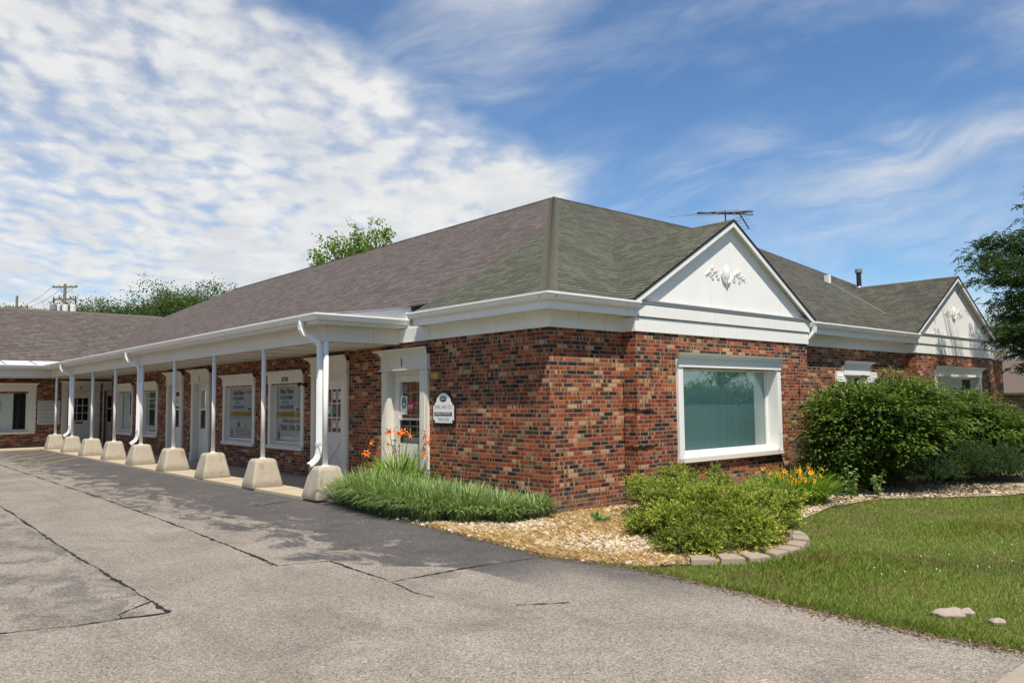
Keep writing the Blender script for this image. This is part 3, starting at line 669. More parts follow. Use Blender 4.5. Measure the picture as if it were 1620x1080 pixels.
# --- doors
def door(fr, u0, u1, num, style, zt=2.75, label=None, narrow=False):
    m = 'cream'; pil = .27 if not narrow else .10; e = MB()
    zh = 2.36
    e.box((u0+.05, -.02, .05), (u0+pil, .055, zh), m, fr); e.box((u1-pil, -.02, .05), (u1-.02, .055, zh), m, fr)
    if not narrow:
        for s_ in (u0+.09, u1-pil+.04): e.box((s_, .055, .32), (s_+pil-.13, .068, zh-.03), m, fr)
        e.box((u0+.035, -.02, .05), (u0+pil+.01, .075, .30), m, fr); e.box((u1-pil-.01, -.02, .05), (u1-.005, .075, .30), m, fr)
    e.box((u0+.04, -.02, zh+.03), (u1-.01, .07, zt-.10), m, fr)
    e.box((u0-.0, -.02, zh), (u1+.03, .10, zh+.028), m, fr)
    a, b = u0+pil, u1-pil
    e.box((a-.02, -.14, .05), (a, -.021, zh), m, fr); e.box((b, -.14, .05), (b+.02, -.021, zh), m, fr); e.box((a, -.14, zh-.02), (b, -.021, zh), m, fr)
    d = e.build('door', B)
    if label: d['label'] = label
    c = MB(); crown(c, fr, u0+.04, u1-.01, zt-.10, .07, m, .12, .11); c.build('crown_moulding', d)
    n = -.10; L = MB(); zt2 = 2.27; w_ = b-a
    L.box((a, n-.03, 2.275), (b, n+.02, zh-.02), m, fr)
    st = .14*w_/.95+.03
    if style == 'storm1': gl = [(.95, 1.40), (1.44, 2.16)]
    elif style == 'storm': gl = [(1.02, 1.56), (1.62, 2.14)]
    else: gl = [(1.10, 2.05)]
    zs = [.06]+[z for g in gl for z in g]+[zt2]
    L.box((a+.005, n-.03, .06), (a+st, n, zt2), m, fr); L.box((b-st, n-.03, .06), (b-.005, n, zt2), m, fr)
    for k in range(0, len(zs), 2): L.box((a+st, n-.028, zs[k]), (b-st, n-.002, zs[k+1]), m, fr)
    mid = [(a+st), (b-st)]
    if style in ('lite9', 'lite6'):
        zc0, zc1 = .28, .96; cx = (a+b)/2; hw = (b-a)/2-st
        for (p, q) in (((cx-hw, zc0), (cx+hw, zc1)), ((cx-hw, zc1), (cx+hw, zc0))):
            dx = .022; L.prism(None, [fr(p[0]-dx, n-.001, p[1]), fr(p[0]+dx, n-.001, p[1]), fr(p[0]+dx, n+.012, p[1]), fr(p[0]-dx, n+.012, p[1])],
                               [fr(q[0]-dx, n-.001, q[1]), fr(q[0]+dx, n-.001, q[1]), fr(q[0]+dx, n+.012, q[1]), fr(q[0]-dx, n+.012, q[1])], m)
            L.box((cx-hw, n-.001, zc0-.02 if p[1] == zc0 else zc1), (cx+hw, n+.010, zc0 if p[1] == zc0 else zc1+.02), m, fr)
        for i in range(1, 3):
            z = gl[0][0]+i*(gl[0][1]-gl[0][0])/3; L.box((a+st, n-.02, z-.012), (b-st, n-.002, z+.012), m, fr)
            u = a+st+i*(b-a-2*st)/3; L.box((u-.012, n-.021, gl[0][0]), (u+.012, n-.0035, gl[0][1]), m, fr)
    L.build('door_leaf', d)
    g = MB()
    for (p, q) in gl: g.face([fr(a+st, n-.015, p), fr(b-st, n-.015, p), fr(b-st, n-.015, q), fr(a+st, n-.015, q)], 'glass_dark')
    g.build('pane', d)
    if style == 'storm1':
        k = MB()   # the inner door seen through the storm door: muntins
        k.box((a+st, n-.12, .95), (b-st, n-.11, 1.06), 'cream', fr)
        for i in range(1, 3):
            u = a+st+i*(b-a-2*st)/3; k.box((u-.012, n-.10, 1.1), (u+.012, n-.09, 2.16), 'cream', fr)
        for z in (1.28, 1.50, 1.72, 1.94): k.box((a+st, n-.085, z-.012), (b-st, n-.08, z+.012), 'cream', fr)
        k.build('inner_door', d)
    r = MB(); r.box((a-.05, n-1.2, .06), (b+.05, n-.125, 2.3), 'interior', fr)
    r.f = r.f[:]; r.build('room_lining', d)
    h = MB(); hu = a+.06 if style != 'storm' else b-.06
    h.tube(fr(hu, n, 1.0), fr(hu, n+.05, 1.0), .012, m='darkmetal'); h.tube(fr(hu-.01, n+.05, 1.0), fr(hu+.10, n+.05, 1.0), .011, m='darkmetal')
    if style in ('lite9', 'lite6'): h.tube(fr(hu, n, 1.14), fr(hu, n+.025, 1.14), .028, m='darkmetal')
    h.build('handle', d)
    if num:
        nm = MB(); nm.text(num, fr, (u0+u1)/2-.04, .074, (zh+zt-.07)/2-.09, .035 if num == '1' else .085, .16, 'black', bold=.01); nm.build('door_number', d)
    if style == 'lite9' and num == '6':
        s = MB(); s.box(((a+b)/2-.16, n, .97), ((a+b)/2+.14, n+.012, 1.04), 'darkmetal', fr); s.build('mail_slot', d)
    return d, (a+st, b-st, gl, n)
d1, q1 = door(FL, -door_L[0][1], -door_L[0][0], '1', 'storm1', label='white door numbered 1 with round seal and red stop sticker on its glass')
d2, q2 = door(FL, -door_L[1][1], -door_L[1][0], '2', 'lite9', label='white door numbered 2 with nine small panes and a crossbuck panel')
d3, q3 = door(FL, -door_L[2][1], -door_L[2][0], '3', 'storm', label='white door numbered 3 with two stacked glass panels')
d4, q4 = door(FL, -door_L[3][1], -door_L[3][0], None, 'storm', label='white porch door whose number is hidden behind a post')
d6, q6 = door(FW, -.98, .56, '6', 'lite9', label='white door numbered 6 with nine panes, mail slot and crossbuck')
d7, q7 = door(FW, .60, 1.85, '7', 'storm', label='white door numbered 7 in the inner corner', narrow=True)
a, b, gl, n = q1; s = MB()
s.poly([(a+.05, 1.52), (a+.27, 1.50), (a+.27, 1.86), (a+.05, 1.88)], FL, n-.008, 'signwhite')
s.poly([(a+.16+.085*math.cos(t), 1.74+.12*math.sin(t)) for t in [k*math.pi/8 for k in range(16)]], FL, n-.004, 'teal'); s.poly([(a+.13, 1.68), (a+.19, 1.68), (a+.19, 1.73), (a+.13, 1.73)], FL, n-.001, 'signwhite')
s.build('sticker', d1)
s = MB(); s.poly([(a+.40+.105*math.cos(t), 1.66+.125*math.sin(t)) for t in [math.pi/8+k*math.pi/4 for k in range(8)]], FL, n-.005, 'red'); s.text('STOP', FL, a+.325, n-.001, 1.625, .15, .07, 'signwhite', bold=.02); s.build('sticker', d1)
s = MB(); s.poly([(a+.20+.08*math.cos(t), 2.02+.08*math.sin(t)) for t in [k*math.pi/8 for k in range(16)]], FL, n-.008, 'grey_ink'); s.build('sticker', d1)
a, b, gl, n = q2; cw = (b-a)/3
for (i, j, m_) in ((0, 2, 'red'), (1, 2, 'light_ink'), (0, 1, 'light_ink'), (1, 1, 'teal'), (0, 0, 'red'), (1, 0, 'light_ink'), (2, 2, 'light_ink'), (2, 0, 'light_ink')):
    s = MB(); u = a+i*cw+.06; z = 1.10+j*.317+.09; s.poly([(u, z), (u+cw-.11, z), (u+cw-.11, z+.17), (u, z+.17)], FL, n-.006, m_)
    if m_ == 'red': dogshape(s, FL, n-.003, u+.04, z+.02, .11, 'signwhite', 'signwhite', .8)
    else: s.text('OPEN' if m_ == 'teal' else 'HOURS', FL, u+.012, n-.003, z+.11, cw-.14, .03, 'grey_ink')
    s.build('sticker', d2)
s = MB(); a, b, gl, n = q4; s.poly([(a+.05, 1.68), (b-.12, 1.68), (b-.12, 2.0), (a+.05, 2.0)], FL, n-.008, 'light_ink'); s.text('8', FL, a+.12, n-.004, 1.78, .10, .14, 'grey_ink'); s.build('sticker', d4)
mb = MB(); mb.text('8700', FL, -9.40, .056, 2.26, .36, .125, 'black', bold=.015); mb.build('street_number', w1)

# --- frieze, eaves, fascia, gutters at the street corner
def poly_off(path, off):
    """plan polyline offset to its left side by off"""
    P = [Vector((p[0], p[1])) for p in path]; out = []
    for i, p in enumerate(P):
        ds = []
        if i > 0: ds.append((p-P[i-1]).normalized())
        if i < len(P)-1: ds.append((P[i+1]-p).normalized())
        ns = [Vector((-d.y, d.x)) for d in ds]
        n = ns[0] if len(ns) == 1 else (ns[0]+ns[1]).normalized(); k = 1 if len(ns) == 1 else 1/max(.3, n.dot(ns[0]))
        out.append(p+n*off*k)
    return out
def sweep(mb, path, prof, m):
    """profile (offset, z) swept along the plan path (outwards = left of travel)"""
    rings = []
    offs = [poly_off(path, o) for o, z in prof]
    for i in range(len(path)): rings.append([Vector((offs[k][i].x, offs[k][i].y, prof[k][1])) for k in range(len(prof))])
    for i in range(len(path)-1): mb.prism(None, rings[i], rings[i+1], m, cap=True)
GUT = lambda z: [(0, z), (.05, z), (.085, z+.035), (.092, z+.07), (.118, z+.085), (.118, z+.115), (.104, z+.115), (.098, z+.100), (0, z+.100)]
# path travelled so that outside is on the left: from street front towards the corner, then up the porch side
corner = [(X1-.02, 0), (0, 0), (0, 3.16)]
corner = corner[::1]
def chk(path): return path
mb = MB(); sweep(mb, [(0, 3.16), (0, 0), (X1, 0)][::-1], [(0.002, ZT), (.03, ZT), (.03, 3.16), (.002, 3.16)], 'white'); mb.build('frieze_board', B)
mb = MB(); sweep(mb, [(X1+.0, 0), (0, 0), (0, 3.22)], [(0, 3.16), (.29, 3.16), (.29, 3.18), (0, 3.18)], 'white')
sweep(mb, [(X1, 0), (0, 0), (0, 3.30)], [(.291, 3.14), (.315, 3.14), (.315, 3.37), (.291, 3.37)], 'white'); mb.build('fascia', B)
mb = MB(); sweep(mb, [(X1-.0, -.316), (-.316, -.316), (-.316, 3.36)], GUT(3.272), 'gutter'); mb.build('gutter', B)
mb = MB(); sweep(mb, [(X3, 0), (X2, 0)], [(0.002, ZT), (.03, ZT), (.03, 3.16), (.002, 3.16)], 'white'); mb.build('frieze_board', B); mb = MB(); sweep(mb, [(XE+.2, 0), (X4, 0)], [(0.002, ZT), (.03, ZT), (.03, 3.16), (.002, 3.16)], 'white'); mb.build('frieze_board', B)
for a, b in ((X3, X2), (XE+.3, X4)):
    mb = MB(); sweep(mb, [(a, 0), (b, 0)], [(0, 3.16), (.29, 3.16), (.29, 3.18), (0, 3.18)], 'white'); sweep(mb, [(a, 0), (b, 0)], [(.291, 3.14), (.315, 3.14), (.315, 3.37), (.291, 3.37)], 'white'); mb.build('fascia', B)
mb = MB(); sweep(mb, [(X3, -.316), (X2+.02, -.316)], GUT(3.272), 'gutter'); mb.build('gutter', B)
mb = MB(); sweep(mb, [(XE+.38, -.316), (X4+.02, -.316)], GUT(3.272), 'gutter'); mb.build('gutter', B)

# --- main roof
rf = empty('roof'); put(rf, B); rf.location = (0, 0, 0)
e = .33; ze = zr(-e); XR, ZRG = 6.305, zr(6.305); XRE = 14.35; YRE = 28.6
def plane(mb, pts, m, th=.03):
    """roof sheet with thickness"""
    P = [Vector(p) for p in pts]; n = (P[1]-P[0]).cross(P[2]-P[0]).normalized()
    if n.z < 0: n = -n
    mb.prism(None, P, [p-n*th for p in P], m)
mb = MB()
plane(mb, [(-e, -e, ze), (-e, 3.42, ze), (.1, 3.42, zr(.1)), (.1, 28.8, zr(.1)), (4.5, 33.2, zr(4.5)), (XR, YRE, ZRG), (XR, XR, ZRG)], 'roof')
mb.build('roof_slope', rf)
mb = MB(); plane(mb, [(-e, -e, ze), (XE+e, -e, ze), (XRE, XR, ZRG), (XR, XR, ZRG)], 'roof'); mb.build('roof_slope', rf)
mb = MB(); yb = 2*XR+e
plane(mb, [(XE+e, -e, ze), (XE+e, yb, ze), (XRE, XR, ZRG)], 'roof'); plane(mb, [(XE+e, yb, ze), (yb, yb, ze), (XR, XR, ZRG), (XRE, XR, ZRG)], 'roof_grey')
plane(mb, [(yb, yb, ze), (yb, 36, ze), (8.0, 36, zr(4.6)), (XR, YRE, ZRG), (XR, XR, ZRG)], 'roof_grey'); mb.build('roof_slope', rf)
mb = MB(); plane(mb, [(-40, 28.8, zr(.1)), (.1, 28.8, zr(.1)), (4.5, 33.2, zr(4.5)), (-40, 33.2, zr(4.5))], 'roof_wing')  # wing roof also lengthened out of view to cover sky in the reflection
plane(mb, [(-40, 33.2, zr(4.5)), (4.5, 33.2, zr(4.5)), (8.9, 37.6, zr(.1)), (-40, 37.6, zr(.1))], 'roof_wing'); mb.build('roof_slope', rf)
def cap_line(p0, p1, d1, d2, w, m, name='ridge_cap', th=.028, step=.14):
    """overlapping cap shingles along a ridge or hip; d1,d2 = unit directions down the two slopes"""
    p0, p1, d1, d2 = map(Vector, (p0, p1, d1, d2)); L = (p1-p0).length; t = (p1-p0)/L; n = int(L/step); mb = MB(); up = -(d1+d2).normalized()
    if up.z < 0: up = -up
    for k in range(n):
        a = p0+t*(k*step); b = p0+t*((k+1)*step+.01); lo, hi = th+.004, th*.62; jit = random.uniform(-.006, .006)
        for d in (d1, d2):
            mb.prism(None, [a+up*lo, a+d*(w+jit)+up*(.010), a+d*(w+jit)-up*.01], [b+up*hi, b+d*(w+jit)+up*.004, b+d*(w+jit)-up*.01], m, cap=True)
    mb.build(name, rf)
sn, cs = math.sin(math.atan(MS)), math.cos(math.atan(MS))
hd = Vector((1, 1, MS)).normalized()
def perp_in(plane_n, t):
    d = Vector(plane_n).cross(t).normalized(); return d if d.z < 0 else -d
nL = Vector((-MS, 0, 1)); nF = Vector((0, -MS, 1)); nR = Vector((MS, 0, 1)); nBk = Vector((0, MS, 1))
cap_line((-e, -e, ze), (XR, XR, ZRG), perp_in(nL, hd), perp_in(nF, hd), .15, 'cap', 'hip_cap')
cap_line((XR, XR, ZRG), (XRE, XR, ZRG), perp_in(nF, Vector((1, 0, 0))), perp_in(nBk, Vector((1, 0, 0))), .13, 'roof_grey')
cap_line((XR, XR, ZRG), (XR, YRE, ZRG), perp_in(nL, Vector((0, 1, 0))), perp_in(nR, Vector((0, 1, 0))), .11, 'roof_grey')
hr = (Vector((XRE, XR, ZRG))-Vector((XE+e, -e, ze))).normalized()
cap_line((XE+e, -e, ze), (XRE, XR, ZRG), perp_in(nF, hr), perp_in(nR, hr), .14, 'roof_grey', 'hip_cap')
cap_line((-40, 33.2, zr(4.5)), (4.4, 33.2, zr(4.5)), perp_in(nF, Vector((1, 0, 0))), perp_in(nBk, Vector((1, 0, 0))), .15, 'cap')
# pipes through the roof
def flue(x, y, h, r, m, capm=True):
    z = zr(y); mb = MB(); mb.tube((x, y, z-.2), (x, y, z+h), r, r, 14, m)
    if capm: mb.tube((x, y, z+h), (x, y, z+h+.04), r*1.05, r*1.5, 14, 'metal'); mb.tube((x, y, z+h+.04), (x, y, z+h+.15), r*1.5, r*1.45, 14, 'metal'); mb.tube((x, y, z+.0), (x, y, z+.10), r*2.0, r*1.2, 14, 'metal')
    mb.build('vent_pipe', rf, smooth=False)
flue(16.72, 2.85, .52, .075, 'darkmetal')
mb = MB(); mb.wbox(14.93, 15.08, 2.97, 3.11, zr(2.95)-.1, zr(3.0)+.24, 'white'); mb.build('roof_vent', rf)
mb = MB(); mb.tube((14.95, 2.9, zr(2.9)+.01), (14.0, .80, zr(.80)+.01), .02, m='metal'); mb.build('conduit', rf)
FWR = 33.0
mb = MB()
for p, h in (((2.05-4.05+.9, 32.9), .55),): pass

# --- street gables
def gable(xa, xb, peakx, label, green):
    g = empty('gable'); put(g, B); g.location = (0, 0, 0); g['label'] = label
    yw = -.27; z0, z1, z2 = ZT, 3.14, 3.41
    mb = MB(); mb.wbox(xa-.03, xb+.03, -.0, yw-.03, z0-.004, z1, 'white'); mb.build('frieze_board', g, bevel=.004)
    mb = MB(); mb.wbox(xa-.045, xb+.045, -.0, yw-.055, z1+.012, z2, 'white'); mb.wbox(xa-.03, xb+.03, -.001, yw-.045, z1, z1+.0115, 'darkmetal'); mb.build('frieze_board', g, bevel=.004)
    mb = MB(); mb.wbox(xa-.06, xb+.06, -.30, yw-.085, z2, z2+.022, 'flash'); mb.build('flashing', g)
    half = (xb-xa)/2+.17; cx = (xa+xb)/2; apex = z2+.02+half*.585; yf = yw-.13
    ov = lambda x: z2+.02+(half-abs(x-cx))*.585
    mb = MB(); mb.face([(xa-.02, yw, z2+.01), (xb+.02, yw, z2+.01), (cx, yw, ov(cx)-.03)], 'stucco')
    for k in (0,):
        x = cx+k*1.22; mb.wbox(x-.002, x+.002, yw, yw-.0025, z2+.03, ov(x)-.1, 'cream')
    mb.build('gable_panel', g)
    # roof of the gable, running back into the main slope
    mb = MB()
    for s in (-1, 1):
        xe = cx+s*half; zeb = ov(xe)
        # back edge: meets main slope  z = 3.557 + MS*y
        yb = lambda z: (z-3.557)/MS
        plane(mb, [(xe, yf, zeb), (cx, yf, apex), (cx, yb(apex)+.05, apex), (xe, yb(zeb)+.02, zeb)], 'roof', .035)
    mb.build('gable_roof', g)
    mb = MB()
    for s in (-1, 1):   # rake boards: outer fascia, and soffit behind it
        A = Vector((cx+s*half, yf, ov(cx+s*half)-.036)); Bp = Vector((cx, yf, apex-.036)); dn = Vector((0, 0, -.105))
        mb.prism(None, [A, A+dn*.12, A+Vector((-s*.22, .022, 0)), A], [Bp, Bp+dn*1.1, Bp+dn*1.1+Vector((0, .022, 0)), Bp+Vector((0, .022, 0))], 'white', cap=True) if False else None
        q = [A, Bp, Bp+dn, Vector((cx+s*(half-.105/.585), yf, A.z))]
        mb.prism(None, q, [p+Vector((0, .024, 0)) for p in q], 'white')
        q = [A+Vector((0, .024, -.0)), Bp+Vector((0, .024, 0)), Bp+Vector((0, -yf+yw, 0)), A+Vector((0, -yf+yw, 0))]
        mb.prism(None, q, [p+Vector((0, 0, -.025)) for p in q], 'white')
    mb.build('rake_board', g)
    mb = MB()
    for s in (-1, 1):   # dark drip edge
        A = Vector((cx+s*(half+.015), yf-.014, ov(cx+s*half)-.006)); Bp = Vector((cx, yf-.012, apex+.004))
        mb.prism(None, [A, A+Vector((0, .012, 0)), A+Vector((0, .012, -.045)), A+Vector((0, 0, -.045))], [Bp, Bp+Vector((0, .012, 0)), Bp+Vector((0, .012, -.045)), Bp+Vector((0, 0, -.045))], 'black')
    mb.build('drip_edge', g)
    # applied ornament: oval shell with scrolls either side
    cx0 = cx; cx = cx-.13; mb = MB(); zc = 4.10; yo = yw-.004
    n = 12
    for i in range(5):       # bulging oval
        r0, r1 = 1-i*.2, 1-(i+1)*.2; h0, h1 = math.sqrt(max(0, 1-r0*r0))*.055, math.sqrt(max(0, 1-max(r1, 0)**2))*.055
        for k in range(n):
            t0, t1 = 2*math.pi*k/n, 2*math.pi*(k+1)/n
            pt = lambda r, t, h: (cx+math.cos(t)*.085*r, yo-.01-h, zc+.05+math.sin(t)*.155*r*(1 if math.sin(t) > 0 else 1.15))
            mb.face([pt(r0, t0, h0), pt(r0, t1, h0), pt(r1, t1, h1), pt(r1, t0, h1)], 'stucco')
    us = [(cx+.15*math.cos(t), yo-.02, zc+.04+.20*math.sin(t)) for t in [math.pi*(1.02+.96*k/10) for k in range(11)]]
    mb.chain(us, [.02]*11, 6, 'stucco'); mb.chain([(cx, yo-.02, zc-.14), (cx, yo-.01, zc-.24)], [.05, .01], 6, 'stucco')
    for s in (-1, 1):
        for (ox, oz, rr, a0, a1, th) in ((.33, -.02, .10, 0, 5.2, .022), (.50, -.06, .085, .6, 5.4, .020), (.40, .07, .10, .3, 2.9, .018), (.58, -.09, .07, -.4, 3.4, .018), (.28, -.12, .06, 2.5, 6.0, .018), (.46, -.15, .05, 2.6, 6.2, .016)):
            L = [(cx+s*(ox+rr*(1-.07*k)*math.cos(a0+(a1-a0)*k/9)), yo-.018, zc+.03+.62*(oz+rr*(1-.07*k)*math.sin(a0+(a1-a0)*k/9))) for k in range(10)]
            mb.chain(L, [th*.62*(1-.05*k) for k in range(10)], 6, 'stucco')
    mb.build('ornament', g, smooth=False)
    return g
gable(X1, X2, 0, 'near white triangular gable with a shell and scroll ornament', True)
gable(X3, X4, 0, 'far white triangular gable partly shaded by a tree', False)

# --- porch
px = -1.57; XG = -1.86
porch = [(0.0, 4.02), (XG, 4.02), (XG, 27.2), (-40, 27.2)]
mb = MB(); sweep(mb, [(.0-.0, 4.02+.22), (px-.05, 4.02+.22), (px-.05, 27.2+.0), (-40, 27.2+.0)][::1], [(0, 2.87), (-.09, 2.87), (-.09, 3.17), (0, 3.17)], 'cream'); mb.build('porch_beam', B)
mb = MB(); sweep(mb, [(0.62, 4.02), (XG+.0, 4.02), (XG, 27.0), (-40, 27.0)], [(0, 3.17), (.02, 3.17), (.02, 3.34), (0, 3.34)], 'cream')
mb.face([(XG, 4.03, 3.172), (0, 4.03, 3.172), (0, 4.3, 3.172), (XG, 4.3, 3.172)], 'cream'); mb.face([(XG, 4.3, 3.172), (px, 4.3, 3.172), (px, 27.4, 3.172), (XG, 27.0, 3.172)], 'cream'); mb.face([(XG, 27.001, 3.172), (XG, 27.25, 3.172), (-40, 27.25, 3.172), (-40, 27.001, 3.172)], 'cream'); mb.build('fascia', B)
mb = MB(); sweep(mb, [(0.62, 3.998), (XG-.022, 3.998), (XG-.022, 26.978), (-40, 26.978)], GUT(3.235), 'gutter'); mb.build('gutter', B)
# ceiling
mb = MB(); mb.face([(px, 4.25, 2.862), (-.001, 4.25, 2.862), (-.001, 24.6, 2.862), (px, 24.6, 2.862)], 'cream'); mb.face([(px, 24.6, 2.862), (2.2, 24.6, 2.862), (2.2, 28.7, 2.862), (px, 28.7, 2.862)], 'cream')
mb.face([(px, 27.25, 2.862), (px, 28.7, 2.862), (-40, 28.7, 2.862), (-40, 27.25, 2.862)], 'cream')
for k in range(1, 20): mb.wbox(px, -.002, 4.25+k*1.22, 4.25+k*1.22+.008, 2.856, 2.862, 'grey_ink')
mb.build('porch_ceiling', B)
# low-slope porch roof
mb = MB(); plane(mb, [(XG-.02, 4.0, 3.34), (.12, 4.0, zr(.1)-.01), (.12, 28.9, zr(.1)-.01), (XG-.02, 27.0, 3.34)], 'flash', .02); plane(mb, [(XG-.02, 27.0, 3.34), (.12, 28.9, zr(.1)-.01), (-40, 28.9, zr(.1)-.01), (-40, 27.0, 3.34)], 'white', .02)
mb.face([(XG, 4.005, 3.30), (.62, 4.005, 3.30), (.62, 4.005, zr(.62)), (.12, 4.005, zr(.1)-.01)], 'flash')
for k in range(36):
    x = -2.2-k*1.05; plane(mb, [(x, 27.05, 3.35), (x+.1, 27.05, 3.35), (x+.1, 28.75, 3.605), (x, 28.75, 3.605)], 'flash', .012)
mb.build('porch_roof', B)
mb = MB(); mb.face([(.0, 3.2, 3.16), (.0, 4.02, 3.16), (.0, 4.02, 3.5), (.0, 3.2, 3.37)], 'white'); mb.box((-4.3, .002, 2.9), (-3.17, .03, 3.16), 'white', FL); mb.build('frieze_board', B)
mb = MB(); mb.wbox(-.002, -.32, 3.40, 3.42, 3.16, 3.36, 'white'); mb.build('fascia', B)

ys = [4.19+2.777*i for i in range(9)]
ys[0] = 4.26
def base_shape(mb, x, y, s):
    b, t = .325*s, .205*s
    lv = [(b, .0), (b*.99, .05), ((b*.15+t*.85), .50), (t*.97, .545), (t*.86, .562)]
    rings = []
    for r, z in lv:
        c = .035; rings.append([Vector((x+a*r+(dx), y+bb*r+(dy), .05+z)) for a, bb, dx, dy in
            ((-1, -1, c, 0), (1, -1, -c, 0), (1, -1, 0, c), (1, 1, 0, -c), (1, 1, -c, 0), (-1, 1, c, 0), (-1, 1, 0, -c), (-1, -1, 0, c))])
    for i in range(len(rings)-1): mb.prism(None, rings[i], rings[i+1], 'conc', cap=(i == len(rings)-2))
first = None
posts = [(px, y) for y in ys]+[(px-2.777*k-.0, 27.25) for k in (1,)]
for i, (x, y) in enumerate(posts):
    mb = MB()
    for k in range(1): mb.tube((x, y, .60), (x, y, 2.875), .046, .046, 14, 'post')
    mb.tube((x, y, .60), (x, y, .625), .07, .07, 14, 'post'); p = mb.build('porch_post', B, smooth=False)
    for pl in p.data.polygons: pl.use_smooth = abs(pl.normal.z) < .5
    b_ = MB(); base_shape(b_, x, y, random.uniform(.97, 1.03)); ob = b_.build('concrete_base', p, bevel=.012); ang = random.uniform(-.05, .05); Mx = Matrix.Translation((x, y, 0)) @ Matrix.Rotation(ang, 4, 'Z') @ Matrix.Translation((-x, -y, 0)); ob.data.transform(Mx)
def downspout(y, fx=-.0):
    mb = MB(); sx = Vector((0, 1, 0)); yy = y+.13; X = XG-.09; x1 = px+.0
    mb.tube((X+.0, yy+.12, 3.25), (X, yy+.12, 3.17), .05, .045, 10, 'gutter')
    path = [(X, yy+.12, 3.20), (X, yy+.12, 3.10), (X+.05, yy+.09, 3.0), (x1-.09, yy+.02, 2.86), (x1-.06, yy, 2.76), (x1-.06, yy, 2.6), (x1-.06, yy, .92), (x1-.08, yy, .80), (x1-.12, yy+.0, .73), (x1-.20, yy+.0, .665), (x1-.255, yy, .63)]
    mb.rectchain(path, .098, sx, 'gutter', .075)
    for a in (-.03, 0, .03): mb.tube((x1-.06-.038, yy+a, .95), (x1-.06-.038, yy+a, 2.7), .007, n=6, m='gutter')
    mb.box((-(yy+.055), -(x1-.10), .98), (-(y-.05), -(x1-.10)+.006, 1.03), 'gutter', FL)
    mb.box((-(yy+.04), -(x1-.235)+.035, .60), (-(yy-.04), -(x1-.235)+.04, .655), 'darkmetal', FL)
    mb.build('downspout', B)
downspout(ys[0]); downspout(ys[4]); downspout(ys[7])
mb = MB(); mb.rectchain([(X2+.12, -.40, 3.28), (X2+.12, -.39, 3.17), (X2+.10, -.30, 3.06), (X2+.06, -.14, 2.93), (X2+.06, -.06, 2.8), (X2+.06, -.06, .2)], .09, (1, 0, 0), 'gutter', .07); mb.build('downspout', B)

# ------------------------------------------------------------------ things fixed on or standing by the building
# suite sign
s = MB(); cu, cz0, cz1, hw = -2.735, 1.34, 1.70, .335
def outline(hw, z0, z1, r, notch, gr=0):
    L = [(-hw+notch, z0), (hw-notch, z0), (hw-notch, z0+notch), (hw, z0+notch), (hw, z1-notch), (hw-notch, z1-notch), (hw-notch, z1)]
    L += [(r*math.cos(t), z1+r*.80*math.sin(t)) for t in [math.pi*k/14 for k in range(15)]]
    L += [(-hw+notch, z1), (-hw+notch, z1-notch), (-hw, z1-notch), (-hw, z0+notch), (-hw+notch, z0+notch)]
    return L
o1 = outline(hw, cz0, 1.755, .235, .045); o2 = outline(hw-.028, cz0+.03, 1.735, .215, .05)
s.extr([FL(cu+a, .002, z) for a, z in o1], FL.N*.03, 'black'); s.extr([FL(cu+a, .033, z) for a, z in o2], FL.N*.008, 'signwhite')
s.extr([FL(cu+.105*math.cos(t), .042, 1.80+.045*math.sin(t)) for t in [k*math.pi/10 for k in range(20)]], FL.N*.004, 'black')
s.extr([FL(cu+a, .042, z) for a, z in ((-.26, 1.502), (.25, 1.502), (.262, 1.515), (.262, 1.548), (.25, 1.56), (-.26, 1.56), (-.272, 1.548), (-.272, 1.515))], FL.N*.004, 'black')
s.text('SUITE 1', FL, cu-.072, .048, 1.783, .144, .034, 'signwhite', bold=.02); s.text('GENERAL DENTISTRY', FL, cu-.245, .048, 1.515, .485, .033, 'signwhite', bold=.02)
s.text('DANIEL  J. HEALY, D.D.S.', FL, cu-.255, .0425, 1.605, .51, .085, 'grey_ink'); s.text('708-430-2266', FL, cu-.17, .0425, 1.405, .34, .058, 'grey_ink')
s.build('wall_sign', label='white arched dentistry sign with black border, on the brick beside door 1', cat='sign')
s = MB()
s.box((-3.07, .001, 2.17), (-2.84, .085, 2.275), 'brass', FL); s.box((-3.075, .0, 2.275), (-2.835, .09, 2.285), 'brass', FL); s.build('wall_lamp', bevel=.004, label='small brass box wall lamp above the arched sign', cat='lamp')
s = MB(); s.tube(FL(-8.18, 0, 2.18), FL(-8.18, .08, 2.18), .04, m='darkmetal'); s.tube(FL(-8.18, .08, 2.18), FL(-8.24, .16, 2.19), .02, m='darkmetal'); s.tube(FL(-8.22, .12, 2.21), FL(-8.27, .17, 2.17), .03, .05, 12, 'darkmetal'); s.tube(FL(-8.271, .171, 2.17), FL(-8.275, .175, 2.168), .042, .042, 12, 'signwhite')
s.build('floodlight', label='small black floodlight mounted on the brick beside door 2', cat='lamp')
s = MB(); s.box((-1.80, .0, .96), (-.98, .03, 1.95), 'dirsign', FW)
for k, (a, w_) in enumerate((('DENNIS A. WALLACE, M.D.', .62), ('PHYSICIAN AND SURGEON', .42), ('JOSEPH H. BARANOV, M.D.', .64), ('INTERNAL MEDICINE', .40), ('ROBERT J. BROWN, M.D. F.A.', .66), ('CARDIOLOGY', .28), ('RONALD A. LOPATA, M.D. F.A.', .66), ('OBSTETRICS', .28), ('JEFF  ANDREWS, M.D.', .56), ('PEDIATRICS', .26), ('OFFICE BY APPOINTMENT', .56))):
    s.text(a, FW, -1.76+(.04 if k % 2 else 0), .034, 1.87-k*.083, w_, .045 if k % 2 == 0 else .03, 'grey_ink', bold=.02 if k % 2 == 0 else 0)
